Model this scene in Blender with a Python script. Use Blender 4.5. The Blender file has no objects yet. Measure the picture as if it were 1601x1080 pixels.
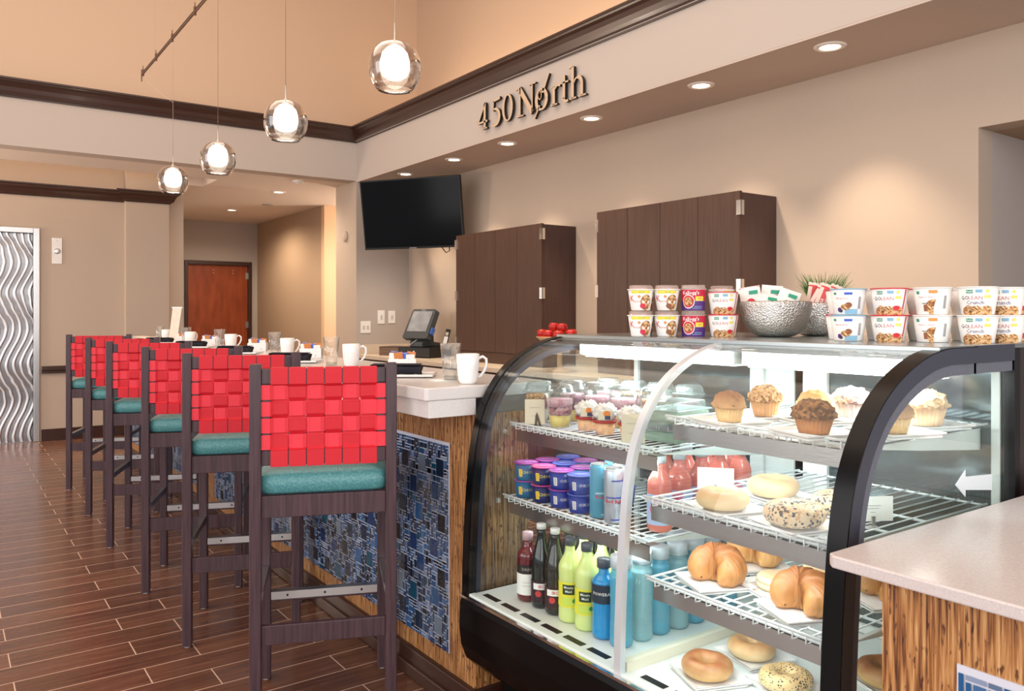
import bpy, math, random
from mathutils import Vector, Matrix, noise

# ------------------------------------------------------------------ camera, world, large lights, exposure
S = bpy.context.scene
C = bpy.context.scene.collection
cam_d = bpy.data.cameras.new('camera'); cam = bpy.data.objects.new('camera', cam_d); C.objects.link(cam)
cam.location = (0, 0, 1.3)
cam.rotation_euler = (math.radians(90), 0, -math.atan(892.5/1253.0))
cam_d.sensor_width = 36; cam_d.lens = 36*1253.0/1601.0
cam_d.shift_y = -50.0/1601.0
cam_d.clip_start = 0.05; cam_d.clip_end = 100
S.camera = cam
S.view_settings.view_transform = 'Standard'; S.view_settings.look = 'None'
S.view_settings.gamma = 1.0; S.view_settings.exposure = 0.0
S.view_settings.use_curve_mapping = False

W = bpy.data.worlds.new('daylight'); S.world = W; W.use_nodes = True
W.node_tree.nodes['Background'].inputs[0].default_value = (0.93, 0.92, 1.0, 1)
W.node_tree.nodes['Background'].inputs[1].default_value = 0.8

def light(name, kind, loc, energy, color=(1, 1, 1), parent=None, rot=(0, 0, 0), **kw):
    d = bpy.data.lights.new(name, kind); d.energy = energy; d.color = color
    for k, v in kw.items(): setattr(d, k, v)
    o = bpy.data.objects.new(name, d); C.objects.link(o); o.location = loc; o.rotation_euler = rot
    if parent: o.parent = parent
    return o
# area lights added as soft fill behind and to the left of the camera
light('left_fill', 'AREA', (-4.6, 2.0, 2.4), 230, (1.0, 0.96, 0.93), rot=(0, math.radians(-90), 0), shape='RECTANGLE', size=3.2, size_y=8.0)
light('rear_fill', 'AREA', (-0.5, -3.6, 2.3), 250, (1.0, 0.97, 0.95), rot=(math.radians(90), 0, 0), shape='RECTANGLE', size=7.0, size_y=3.2)
light('lobby_fill', 'POINT', (-2.0, 8.85, 1.7), 230, (1.0, 0.86, 0.72), shadow_soft_size=0.3)  # unseen point light added to brighten the low lobby ceiling
light('side_room_lamp', 'POINT', (5.2, 9.3, 1.9), 90, (1.0, 0.80, 0.62), shadow_soft_size=0.3)
# warm light of the tall room's own ceiling lamps, high out of the picture
light('high_ceiling_light', 'AREA', (0.3, 4.0, 5.2), 170, (1.0, 0.80, 0.64), shape='RECTANGLE', size=5.0, size_y=6.0)

# ------------------------------------------------------------------ helpers
def lin(c):
    return tuple((x/255/12.92) if x/255 <= 0.04045 else ((x/255+0.055)/1.055)**2.4 for x in c)
def new_mat(name):
    m = bpy.data.materials.new(name); m.use_nodes = True
    return m, m.node_tree, m.node_tree.nodes['Principled BSDF']
def mat(name, c, rough=0.5, metal=0.0, spec=0.5, bump=0, bscale=60, var=0, vscale=8, emit=0, coat=0, stretch=None, trans=0):
    m, t, b = new_mat(name); N = t.nodes; L = t.links
    col = lin(c) + (1,)
    b.inputs['Base Color'].default_value = col; b.inputs['Roughness'].default_value = rough
    b.inputs['Metallic'].default_value = metal; b.inputs['Specular IOR Level'].default_value = spec
    if coat: b.inputs['Coat Weight'].default_value = coat; b.inputs['Coat Roughness'].default_value = 0.1
    if trans: b.inputs['Transmission Weight'].default_value = trans
    if emit:
        b.inputs['Emission Color'].default_value = col; b.inputs['Emission Strength'].default_value = emit
    if bump or var:
        tc = N.new('ShaderNodeTexCoord'); mp = N.new('ShaderNodeMapping'); L.new(tc.outputs['Object'], mp.inputs[0])
        if stretch: mp.inputs['Scale'].default_value = stretch
        if var:
            n = N.new('ShaderNodeTexNoise'); n.inputs['Scale'].default_value = vscale; n.inputs['Detail'].default_value = 5; L.new(mp.outputs[0], n.inputs['Vector'])
            r = N.new('ShaderNodeValToRGB'); L.new(n.outputs[0], r.inputs[0])
            r.color_ramp.elements[0].position = 0.3; r.color_ramp.elements[1].position = 0.7
            r.color_ramp.elements[0].color = tuple(x*(1-var) for x in col[:3])+(1,)
            r.color_ramp.elements[1].color = tuple(min(1, x*(1+var)) for x in col[:3])+(1,)
            L.new(r.outputs[0], b.inputs['Base Color'])
        if bump:
            n2 = N.new('ShaderNodeTexNoise'); n2.inputs['Scale'].default_value = bscale; n2.inputs['Detail'].default_value = 3; L.new(mp.outputs[0], n2.inputs['Vector'])
            bp = N.new('ShaderNodeBump'); bp.inputs['Strength'].default_value = bump; bp.inputs['Distance'].default_value = 0.01
            L.new(n2.outputs[0], bp.inputs['Height']); L.new(bp.outputs[0], b.inputs['Normal'])
    return m
def ramp_mat(name, stops, scale, stretch=(1, 1, 1), rough=0.6, bump=0.2, kind='noise', detail=6, spec=0.4, dist=0.0, bd=0.004):
    m, t, b = new_mat(name); N = t.nodes; L = t.links
    tc = N.new('ShaderNodeTexCoord'); mp = N.new('ShaderNodeMapping'); L.new(tc.outputs['Object'], mp.inputs[0]); mp.inputs['Scale'].default_value = stretch
    if kind == 'noise':
        n = N.new('ShaderNodeTexNoise'); n.inputs['Scale'].default_value = scale; n.inputs['Detail'].default_value = detail; n.inputs['Distortion'].default_value = dist; out = n.outputs[0]
    elif kind == 'voronoi':
        n = N.new('ShaderNodeTexVoronoi'); n.inputs['Scale'].default_value = scale; out = n.outputs['Color']
    elif kind == 'vdist':
        n = N.new('ShaderNodeTexVoronoi'); n.inputs['Scale'].default_value = scale; out = n.outputs['Distance']
    L.new(mp.outputs[0], n.inputs['Vector'])
    r = N.new('ShaderNodeValToRGB'); L.new(out, r.inputs[0])
    e = r.color_ramp.elements
    while len(e) < len(stops): e.new(0.5)
    for i, (p, c) in enumerate(stops): e[i].position = p; e[i].color = lin(c)+(1,)
    L.new(r.outputs[0], b.inputs['Base Color']); b.inputs['Roughness'].default_value = rough; b.inputs['Specular IOR Level'].default_value = spec
    if bump:
        bp = N.new('ShaderNodeBump'); bp.inputs['Strength'].default_value = bump; bp.inputs['Distance'].default_value = bd
        L.new(n.outputs['Distance'] if kind != 'noise' else n.outputs[0], bp.inputs['Height']); L.new(bp.outputs[0], b.inputs['Normal'])
    return m
def glass_mat(name, tint=(1, 1, 1), refl=0.5, rough=0.0, haze=0.0, hcol=(200, 220, 215)):
    # thin glass: clear transmission plus Fresnel reflection, a little haze
    m = bpy.data.materials.new(name); m.use_nodes = True; t = m.node_tree; N = t.nodes; L = t.links; N.clear()
    o = N.new('ShaderNodeOutputMaterial'); tr = N.new('ShaderNodeBsdfTransparent'); tr.inputs[0].default_value = tint+(1,)
    g = N.new('ShaderNodeBsdfGlossy'); g.inputs['Roughness'].default_value = rough; g.inputs[0].default_value = (1, 1, 1, 1)
    ge = N.new('ShaderNodeNewGeometry'); dt = N.new('ShaderNodeVectorMath'); dt.operation = 'DOT_PRODUCT'; L.new(ge.outputs['Incoming'], dt.inputs[0]); L.new(ge.outputs['Normal'], dt.inputs[1])
    def mth(op, a, b=None):
        q = N.new('ShaderNodeMath'); q.operation = op; q.use_clamp = op == 'MULTIPLY'
        for i, z in enumerate((a, b)):
            if z is None: continue
            if isinstance(z, (int, float)): q.inputs[i].default_value = z
            else: L.new(z, q.inputs[i])
        return q.outputs[0]
    fr_ = mth('POWER', mth('SUBTRACT', 1.0, mth('ABSOLUTE', dt.outputs['Value'])), 5.0)
    class ml: outputs = [mth('MULTIPLY', mth('ADD', mth('MULTIPLY', fr_, 0.8), 0.022), refl)]
    mx = N.new('ShaderNodeMixShader'); L.new(ml.outputs[0], mx.inputs[0]); L.new(tr.outputs[0], mx.inputs[1]); L.new(g.outputs[0], mx.inputs[2])
    last = mx
    if haze:
        d = N.new('ShaderNodeBsdfDiffuse'); d.inputs[0].default_value = lin(hcol)+(1,)
        m2 = N.new('ShaderNodeMixShader'); m2.inputs[0].default_value = haze; L.new(mx.outputs[0], m2.inputs[1]); L.new(d.outputs[0], m2.inputs[2]); last = m2
    L.new(last.outputs[0], o.inputs[0]); return m

class MB:
    def __init__(s): s.v = []; s.f = []; s.m = []; s.s = []
    def add(s, vs, fs, m=0, sm=False, M=None):
        b = len(s.v)
        for p in vs:
            p = Vector(p)
            s.v.append(M @ p if M is not None else p)
        for f in fs: s.f.append([b+i for i in f]); s.m.append(m); s.s.append(sm)
        return s
    def box(s, x0, x1, y0, y1, z0, z1, m=0, M=None):
        if x0 > x1: x0, x1 = x1, x0
        if y0 > y1: y0, y1 = y1, y0
        if z0 > z1: z0, z1 = z1, z0
        vs = [(x, y, z) for z in (z0, z1) for y in (y0, y1) for x in (x0, x1)]
        return s.add(vs, [(0, 2, 3, 1), (4, 5, 7, 6), (0, 1, 5, 4), (2, 6, 7, 3), (0, 4, 6, 2), (1, 3, 7, 5)], m, False, M)
    def prism(s, poly, a, b, axis='Z', m=0, M=None, sm=False):
        # poly points in the plane normal to the axis: Z -> (x,y), Y -> (x,z), X -> (y,z)
        fn = {'Z': lambda p, h: (p[0], p[1], h), 'Y': lambda p, h: (p[0], h, p[1]), 'X': lambda p, h: (h, p[0], p[1])}[axis]
        ar = sum(poly[i-1][0]*poly[i][1]-poly[i][0]*poly[i-1][1] for i in range(len(poly)))
        if (ar < 0) != (axis == 'Y'): poly = poly[::-1]
        if a > b: a, b = b, a
        n = len(poly); vs = [fn(p, a) for p in poly]+[fn(p, b) for p in poly]
        s.add(vs, [tuple(range(n))[::-1], tuple(range(n, 2*n))], m, False, M)
        bb = len(s.v)-2*n
        for i in range(n):
            j = (i+1) % n; s.f.append([bb+i, bb+j, bb+n+j, bb+n+i]); s.m.append(m); s.s.append(sm)
        return s
    def band(s, outer, inner, a, b, axis='Y', m=0, M=None):
        # strip between two matched open polylines, extruded from a to b
        n = len(outer)
        def strip(P, Q, ya, yb, fl):
            vs = [(p[0], ya, p[1]) for p in P]+[(q[0], yb, q[1]) for q in Q]
            fs = [(i, i+1, n+i+1, n+i) for i in range(n-1)]
            s.add(vs, [f[::-1] for f in fs] if fl else fs, m, True, M)
        strip(outer, outer, a, b, True); strip(inner, inner, a, b, False)
        strip(outer, inner, a, a, False); strip(outer, inner, b, b, True)
        return s
    def lathe(s, prof, n=24, c=(0, 0, 0), m=0, sm=True, M=None, rfun=None, closed=False):
        vs = []; fs = []
        for j, (r, z) in enumerate(prof):
            for i in range(n):
                a = 2*math.pi*i/n; rr = r if rfun is None else rfun(r, z, a)
                vs.append((c[0]+rr*math.cos(a), c[1]+rr*math.sin(a), c[2]+z))
        k = len(prof)
        for j in range(k if closed else k-1):
            for i in range(n):
                i2 = (i+1) % n; j2 = (j+1) % k
                fs.append((j*n+i, j*n+i2, j2*n+i2, j2*n+i))
        if not closed:
            if prof[0][0] > 1e-6: fs.append(tuple(range(n))[::-1])
            if prof[-1][0] > 1e-6: fs.append(tuple((k-1)*n+i for i in range(n)))
        return s.add(vs, fs, m, sm, M)
    def shell(s, prof, n=24, c=(0, 0, 0), m=0, sm=True, M=None, rfun=None):
        b = len(s.f); s.lathe(prof, n, c, m, sm, M, rfun)
        # drop end caps
        while s.f and len(s.f) > b and len(s.f[-1]) == n and n > 4: s.f.pop(); s.m.pop(); s.s.pop()
        return s
    def tube(s, pts, r, n=8, m=0, sm=True, M=None, closed=False):
        pts = [Vector(p) for p in pts]; k = len(pts); vs = []; fs = []
        up = None
        for i, p in enumerate(pts):
            if closed: t = pts[(i+1) % k]-pts[i-1]
            else: t = pts[min(i+1, k-1)]-pts[max(i-1, 0)]
            t.normalize()
            if up is None:
                up = Vector((0, 0, 1)) if abs(t.z) < 0.9 else Vector((1, 0, 0))
            a = t.cross(up); a.normalize(); b = a.cross(t); b.normalize(); up = b
            rr = r[i] if isinstance(r, (list, tuple)) else r
            for q in range(n):
                w = 2*math.pi*q/n; vs.append(p+a*rr*math.cos(w)+b*rr*math.sin(w))
        for i in range(k if closed else k-1):
            for q in range(n):
                q2 = (q+1) % n; i2 = (i+1) % k
                fs.append((i*n+q, i*n+q2, i2*n+q2, i2*n+q))
        if not closed: fs.append(tuple(range(n))[::-1]); fs.append(tuple((k-1)*n+q for q in range(n)))
        return s.add(vs, fs, m, sm, M)
    def blob(s, c, r, n=16, k=10, m=0, amp=0, fr=8, seed=0, M=None, zfun=None):
        vs = [];
        for j in range(k+1):
            th = math.pi*j/k
            for i in range(n):
                ph = 2*math.pi*i/n; d = Vector((math.sin(th)*math.cos(ph), math.sin(th)*math.sin(ph), math.cos(th)))
                q = 1+(amp*noise.noise(d*fr+Vector((seed*7.1, seed*3.3, seed)))+amp*0.55*noise.noise(d*fr*2.7+Vector((seed, 3.1, seed*2))) if amp else 0)
                p = Vector((c[0]+d.x*r[0]*q, c[1]+d.y*r[1]*q, c[2]+d.z*r[2]*q))
                if zfun: p = zfun(p)
                vs.append(p)
        fs = [(j*n+i, j*n+n+i, j*n+n+(i+1) % n, j*n+(i+1) % n) for j in range(k) for i in range(n)]
        return s.add(vs, fs, m, True, M)
    def wrap(s, vs2, fs2, rfun, a0=0.0, z0=0.0, off=0.0006, m=0, rref=None):
        # lay a flat drawing (x to the right, y up, metres) on a round side; a0 = angle of its middle from the front (-Y)
        rr = rref or rfun(z0); vs = []
        for (x, y) in vs2:
            th = a0+x/rr; r = rfun(z0+y)+off; vs.append((r*math.sin(th), -r*math.cos(th), z0+y))
        return s.add(vs, fs2, m)
    def build(s, name, mats, parent=None, bevel=0, world=False, smooth_angle=None, solid=0):
        me = bpy.data.meshes.new(name)
        vs = s.v
        if world and parent is not None:
            Mi = MAT[parent.name].inverted(); vs = [Mi @ p for p in vs]
        me.from_pydata([tuple(p) for p in vs], [], s.f)
        if not isinstance(mats, (list, tuple)): mats = [mats]
        for q in mats: me.materials.append(q)
        me.polygons.foreach_set('material_index', s.m); me.polygons.foreach_set('use_smooth', s.s)
        me.update()
        o = bpy.data.objects.new(name, me); C.objects.link(o)
        if parent is not None:
            o.parent = parent
            if parent.name in MAT: MAT[o.name] = MAT[parent.name]
        if bevel:
            b = o.modifiers.new('bevel', 'BEVEL'); b.width = bevel; b.segments = 2; b.limit_method = 'ANGLE'; b.angle_limit = math.radians(40)
        return o
MAT = {}
def thing(name, label, cat, loc=(0, 0, 0), rz=0.0, group=None, kind=None, rot=None):
    o = bpy.data.objects.new(name, None); C.objects.link(o); o.empty_display_size = 0.05
    o.location = loc; o.rotation_euler = rot or (0, 0, rz)
    e = o.rotation_euler.to_matrix().to_4x4(); MAT[o.name] = Matrix.Translation(Vector(loc)) @ e
    return tag(o, label, cat, group, kind)
def tag(o, label=None, cat=None, group=None, kind=None):
    if label: o['label'] = label
    if cat: o['category'] = cat
    if group: o['group'] = group
    if kind: o['kind'] = kind
    return o
def struct(name, mb, mats, **kw):
    o = mb.build(name, mats, **kw); o['kind'] = 'structure'; return o
def copy_tree(o, parent=None):
    c = o.copy(); C.objects.link(c)
    if parent is not None: c.parent = parent
    for ch in [x for x in o.children]: copy_tree(ch, c)
    return c
class Maker:
    """keeps the first of a kind and hands out copies of it with its parts"""
    def __init__(s, fn): s.fn = fn; s.o = None
    def __call__(s, loc, label, rz=0.0, group=None, scale=None, rot=None):
        if s.o is None: s.o = s.fn(); o = s.o
        else: o = copy_tree(s.o)
        o.location = loc; o.rotation_euler = rot or (0, 0, rz)
        if scale: o.scale = scale if isinstance(scale, tuple) else (scale,)*3
        o['label'] = label
        if group: o['group'] = group
        elif 'group' in o: del o['group']
        return o
def facing(x, y, extra=0.0):
    return -math.atan2(x, y)+extra   # turns a front at -Y towards the middle of the room's near side
_TC = {}
def text2(t, size=1.0, bold=0.0):
    """outline of built-in lettering as flat verts and faces, centred, height = size"""
    key = (t, bold)
    if key not in _TC:
        cu = bpy.data.curves.new('lettering', 'FONT'); cu.body = t; cu.align_x = 'CENTER'; cu.align_y = 'CENTER'; cu.resolution_u = 1; cu.offset = bold
        o = bpy.data.objects.new('lettering', cu); C.objects.link(o)
        dg = bpy.context.evaluated_depsgraph_get(); me = bpy.data.meshes.new_from_object(o.evaluated_get(dg))
        _TC[key] = ([(v.co.x, v.co.y) for v in me.vertices], [tuple(p.vertices) for p in me.polygons])
        bpy.data.objects.remove(o); bpy.data.curves.remove(cu); bpy.data.meshes.remove(me)
    v, f = _TC[key]
    return [(x*size, y*size) for x, y in v], f
def rect2(w, h, nx=6, x=0, y=0, slant=0):
    vs = []; fs = []
    for i in range(nx+1):
        for j in (0, 1):
            vs.append((x-w/2+w*i/nx+slant*j, y-h/2+h*j))
    for i in range(nx): fs.append((2*i, 2*i+2, 2*i+3, 2*i+1))
    return vs, fs
def disc2(r, n=16, x=0, y=0, ry=None, a0=0, a1=2*math.pi):
    vs = [(x, y)]+[(x+r*math.cos(a0+(a1-a0)*i/n), y+(ry or r)*math.sin(a0+(a1-a0)*i/n)) for i in range(n+1)]
    return vs, [(0, i+1, i+2) for i in range(n)]
random.seed(7)
# ------------------------------------------------------------------ materials
wall_paint = mat('wall_paint', (187, 170, 153), 0.85, spec=0.2, bump=0.05, bscale=150)
beam_paint = mat('beam_paint', (190, 179, 169), 0.85, spec=0.2)
upper_paint = mat('upper_paint', (203, 176, 150), 0.85, spec=0.2)
ceil_paint = mat('ceiling_paint', (226, 214, 202), 0.9, spec=0.1)
grey_paint = mat('grey_paint', (178, 168, 160), 0.85, spec=0.2)
tan_paint = mat('tan_paint', (176, 152, 128), 0.85, spec=0.2)
crown_wood = mat('crown_wood', (62, 40, 32), 0.3, spec=0.5, coat=0.3)
base_wood = mat('base_wood', (58, 33, 25), 0.35)
dark_cab = ramp_mat('dark_laminate', [(0.3, (62, 40, 30)), (0.7, (80, 54, 41))], 6, (20, 20, 0.6), rough=0.45, bump=0.05)
cab_side = ramp_mat('dark_laminate_side', [(0.3, (66, 46, 42)), (0.7, (80, 58, 52))], 6, (20, 20, 0.6), rough=0.4, bump=0.05)
steel = mat('brushed_steel', (190, 188, 186), 0.28, metal=1.0, bump=0.08, bscale=40, stretch=(1, 1, 20))
chrome = mat('chrome', (225, 225, 225), 0.12, metal=1.0)
white_p = mat('white_plastic', (232, 230, 226), 0.4)
white_gloss = mat('white_china', (238, 236, 234), 0.15, coat=0.4)
white_wire = mat('white_wire', (235, 240, 240), 0.3)
black_p = mat('black_plastic', (12, 12, 14), 0.35, spec=0.3)
black_gloss = mat('black_gloss', (5, 5, 6), 0.25, spec=0.2)
screen_black = mat('screen_black', (4, 4, 5), 0.12, spec=0.12)
frame_grey = mat('frame_grey', (62, 66, 78), 0.35, metal=0.3)
gasket = mat('gasket_grey', (108, 112, 124), 0.5, bump=0.6, bscale=900, var=0.25, vscale=600)
stool_wood = ramp_mat('stool_wood', [(0.3, (52, 34, 38)), (0.7, (82, 58, 64))], 5, (20, 20, 1), rough=0.33, bump=0.04)
red_a = mat('red_webbing', (208, 18, 38), 0.55, bump=0.3, bscale=300, stretch=(6, 1, 0.3))
red_b = mat('coral_webbing', (232, 52, 68), 0.55, bump=0.3, bscale=300, stretch=(0.3, 1, 6))
teal = ramp_mat('teal_vinyl', [(0.0, (58, 118, 122)), (1.0, (92, 152, 154))], 160, rough=0.38, bump=0.5, kind='vdist', spec=0.5, bd=0.002)
quartz = ramp_mat('quartz', [(0.0, (170, 165, 162)), (0.32, (207, 201, 197)), (0.7, (218, 213, 210)), (0.8, (240, 238, 236))], 260, rough=0.22, bump=0, kind='noise', detail=2)
quartz_pink = ramp_mat('quartz_warm', [(0.0, (168, 156, 154)), (0.36, (200, 190, 187)), (0.7, (208, 199, 196)), (0.8, (240, 236, 234))], 260, rough=0.2, bump=0, kind='noise', detail=2)
back_quartz = mat('back_counter_stone', (206, 190, 170), 0.3, var=0.08, vscale=120)
linen_black = mat('dark_napkin', (24, 22, 34), 0.9, bump=0.4, bscale=400)
paper = mat('paper', (226, 214, 196), 0.8, var=0.06, vscale=40)
card = mat('card_white', (240, 238, 232), 0.6)
card_cream = mat('card_cream', (216, 205, 180), 0.7)
ink = mat('printed_ink', (40, 38, 40), 0.6)
grey_ink = mat('pale_ink', (150, 146, 140), 0.6)

def wood_strand():
    m, t, b = new_mat('bamboo_strand'); N = t.nodes; L = t.links
    tc = N.new('ShaderNodeTexCoord')
    mp = N.new('ShaderNodeMapping'); mp.inputs['Scale'].default_value = (220, 220, 9); L.new(tc.outputs['Object'], mp.inputs[0])
    n = N.new('ShaderNodeTexNoise'); n.inputs['Scale'].default_value = 1; n.inputs['Detail'].default_value = 4; n.inputs['Distortion'].default_value = 0.3; L.new(mp.outputs[0], n.inputs['Vector'])
    r = N.new('ShaderNodeValToRGB'); e = r.color_ramp.elements; L.new(n.outputs[0], r.inputs[0])
    for i, (p, c) in enumerate([(0.26, (52, 26, 12)), (0.38, (112, 66, 34)), (0.5, (162, 110, 62)), (0.62, (196, 150, 100)), (0.75, (222, 186, 138))]):
        if i >= len(e)-0 or i > 1: e.new(p)
    for i, (p, c) in enumerate([(0.28, (52, 26, 12)), (0.40, (122, 74, 38)), (0.5, (166, 112, 62)), (0.62, (194, 146, 94)), (0.75, (216, 176, 126))]):
        e[i].position = p; e[i].color = lin(c)+(1,)
    mp2 = N.new('ShaderNodeMapping'); mp2.inputs['Scale'].default_value = (120, 120, 36); L.new(tc.outputs['Object'], mp2.inputs[0])
    n2 = N.new('ShaderNodeTexNoise'); n2.inputs['Scale'].default_value = 1; n2.inputs['Detail'].default_value = 2; L.new(mp2.outputs[0], n2.inputs['Vector'])
    r2 = N.new('ShaderNodeValToRGB'); L.new(n2.outputs[0], r2.inputs[0]); r2.color_ramp.elements[0].position = 0.32; r2.color_ramp.elements[1].position = 0.40
    r2.color_ramp.elements[0].color = (0.25, 0.16, 0.11, 1); r2.color_ramp.elements[1].color = (1, 1, 1, 1)
    mx = N.new('ShaderNodeMix'); mx.data_type = 'RGBA'; mx.blend_type = 'MULTIPLY'; mx.inputs[0].default_value = 1
    L.new(r.outputs[0], mx.inputs[6]); L.new(r2.outputs[0], mx.inputs[7]); L.new(mx.outputs[2], b.inputs['Base Color'])
    b.inputs['Roughness'].default_value = 0.45
    bp = N.new('ShaderNodeBump'); bp.inputs['Strength'].default_value = 0.3; bp.inputs['Distance'].default_value = 0.003; L.new(n.outputs[0], bp.inputs['Height']); L.new(bp.outputs[0], b.inputs['Normal'])
    return m
strand = wood_strand()

def floor_mat():
    m, t, b = new_mat('plank_tile'); N = t.nodes; L = t.links
    def math_(op, a, c=None):
        n = N.new('ShaderNodeMath'); n.operation = op
        for i, q in enumerate((a, c)):
            if q is None: continue
            if isinstance(q, (int, float)): n.inputs[i].default_value = q
            else: L.new(q, n.inputs[i])
        return n.outputs[0]
    g = N.new('ShaderNodeNewGeometry'); sx = N.new('ShaderNodeSeparateXYZ'); L.new(g.outputs['Position'], sx.inputs[0])
    X, Y = sx.outputs[0], sx.outputs[1]
    row = math_('DIVIDE', math_('SUBTRACT', Y, 0.109-0.146*60), 0.146)
    ri = math_('FLOOR', row); rf = math_('FRACT', row)
    odd = math_('FLOORED_MODULO', ri, 2.0)
    # rows alternate between joints at x=0.606 and x=0.208 (a third of a plank apart)
    xs = math_('DIVIDE', math_('ADD', math_('SUBTRACT', X, 0.606-0.597*30), math_('MULTIPLY', odd, 0.398)), 0.597)
    xi = math_('FLOOR', xs); xf = math_('FRACT', xs)
    dy = math_('MULTIPLY', math_('MINIMUM', rf, math_('SUBTRACT', 1.0, rf)), 0.146)
    dx = math_('MULTIPLY', math_('MINIMUM', xf, math_('SUBTRACT', 1.0, xf)), 0.597)
    d = math_('MINIMUM', dx, dy)
    grout = math_('LESS_THAN', d, 0.0021)
    cb = N.new('ShaderNodeCombineXYZ'); L.new(xi, cb.inputs[0]); L.new(ri, cb.inputs[1])
    wn = N.new('ShaderNodeTexWhiteNoise'); L.new(cb.outputs[0], wn.inputs[0])
    mp = N.new('ShaderNodeMapping'); L.new(g.outputs['Position'], mp.inputs[0]); mp.inputs['Scale'].default_value = (2.2, 34, 1)
    ad = N.new('ShaderNodeVectorMath'); ad.operation = 'ADD'; L.new(mp.outputs[0], ad.inputs[0]); L.new(wn.outputs['Color'], ad.inputs[1])
    n = N.new('ShaderNodeTexNoise'); n.inputs['Scale'].default_value = 1.4; n.inputs['Detail'].default_value = 6; L.new(ad.outputs[0], n.inputs['Vector'])
    v = math_('ADD', math_('MULTIPLY', n.outputs[0], 0.8), math_('MULTIPLY', wn.outputs['Value'], 0.25))
    r = N.new('ShaderNodeValToRGB'); L.new(v, r.inputs[0]); r.color_ramp.elements[0].position = 0.25; r.color_ramp.elements[1].position = 0.85
    r.color_ramp.elements[0].color = lin((74, 45, 34))+(1,); r.color_ramp.elements[1].color = lin((124, 82, 60))+(1,)
    mx = N.new('ShaderNodeMix'); mx.data_type = 'RGBA'; L.new(grout, mx.inputs[0]); L.new(r.outputs[0], mx.inputs[6]); mx.inputs[7].default_value = lin((196, 166, 146))+(1,)
    L.new(mx.outputs[2], b.inputs['Base Color'])
    rr = math_('ADD', math_('MULTIPLY', grout, 0.5), math_('MULTIPLY', n.outputs[0], 0.3)); L.new(math_('ADD', rr, 0.08), b.inputs['Roughness'])
    bp = N.new('ShaderNodeBump'); bp.inputs['Strength'].default_value = 0.25; bp.inputs['Distance'].default_value = 0.002
    L.new(math_('SUBTRACT', n.outputs[0], math_('MULTIPLY', grout, 1.0)), bp.inputs['Height']); L.new(bp.outputs[0], b.inputs['Normal'])
    return m

def wavy_steel():
    m, t, b = new_mat('swirled_steel'); N = t.nodes; L = t.links
    g = N.new('ShaderNodeNewGeometry'); sx = N.new('ShaderNodeSeparateXYZ'); L.new(g.outputs['Position'], sx.inputs[0])
    def M_(op, a, c=None):
        n = N.new('ShaderNodeMath'); n.operation = op
        for i, q in enumerate((a, c)):
            if q is None: continue
            if isinstance(q, (int, float)): n.inputs[i].default_value = q
            else: L.new(q, n.inputs[i])
        return n.outputs[0]
    X, Z = sx.outputs[0], sx.outputs[2]
    n = N.new('ShaderNodeTexNoise'); n.inputs['Scale'].default_value = 3.0; L.new(g.outputs['Position'], n.inputs['Vector'])
    ph = M_('MULTIPLY', Z, 2*math.pi/0.70)
    w = M_('MULTIPLY', M_('SINE', M_('ADD', ph, M_('MULTIPLY', n.outputs[0], 1.6))), 0.055)
    s = M_('MULTIPLY', M_('ADD', M_('ADD', X, w), M_('MULTIPLY', n.outputs[0], 0.08)), 2*math.pi/0.062)
    st = M_('SINE', s)
    fine = M_('MULTIPLY', M_('SINE', M_('MULTIPLY', s, 7.0)), 0.3)
    h = M_('ADD', M_('POWER', M_('ADD', M_('MULTIPLY', st, 0.5), 0.5), 3.0), M_('MULTIPLY', fine, 0.25))
    r = N.new('ShaderNodeValToRGB'); L.new(h, r.inputs[0])
    r.color_ramp.elements[0].color = lin((150, 150, 152))+(1,); r.color_ramp.elements[1].color = lin((226, 226, 228))+(1,); r.color_ramp.elements[0].position = 0.02; r.color_ramp.elements[1].position = 0.8
    L.new(r.outputs[0], b.inputs['Base Color']); b.inputs['Metallic'].default_value = 0.9
    L.new(M_('ADD', M_('MULTIPLY', h, 0.25), 0.22), b.inputs['Roughness'])
    bp = N.new('ShaderNodeBump'); bp.inputs['Strength'].default_value = 0.5; bp.inputs['Distance'].default_value = 0.012
    L.new(h, bp.inputs['Height']); L.new(bp.outputs[0], b.inputs['Normal'])
    return m

# ------------------------------------------------------------------ room
XB, YB, XW = 3.68, 8.08, 4.32      # front of the soffit beam, end wall of the tall room, back wall of the bar
ZS = 2.74
struct('floor', MB().box(-5.5, 9, -4, 14, -0.1, 0), floor_mat())
# back wall of the bar with the opening at its near end
mb = MB().box(XW, XW+0.15, 1.954, YB, 0, ZS+0.5).box(XW, XW+0.15, -4, 1.954, 2.25, ZS+0.5).box(XW, XW+0.15, -4, -1.2, 0, 2.25)
struct('wall_back', mb, wall_paint)
mb = MB().box(XW+0.15, 6.4, 1.954, 2.05, 0, ZS); struct('wall_recess', mb, grey_paint)
mb = MB().box(XW+0.15, 6.4, -1.3, 1.954, 2.25, 2.35); struct('ceiling_recess', mb, tan_paint)
mb = MB().box(6.4, 6.5, -1.3, 2.05, 0, ZS); struct('wall_recess_end', mb, grey_paint)
# end wall beside the bar (grey side) and pier
struct('wall_end', MB().box(XB, XW+0.15, YB, YB+0.55, 0, ZS), grey_paint)
struct('wall_pier', MB().box(XB-0.004, XB+0.0, YB-0.0, YB+0.55, 0, ZS), wall_paint)
# soffit beam along the bar and its underside
struct('wall_beam', MB().box(XB, XW+0.1, -4, YB+0.2, ZS, 3.16), beam_paint)
struct('ceiling_soffit', MB().box(XB+0.001, XW, -4, YB, ZS-0.012, ZS), mat('soffit_paint', (196, 180, 168), 0.85, spec=0.2))
# beam across the end of the tall room
struct('wall_beam_end', MB().box(-5.5, XB+0.3, YB, YB+0.2, ZS, 3.16), beam_paint)
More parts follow.
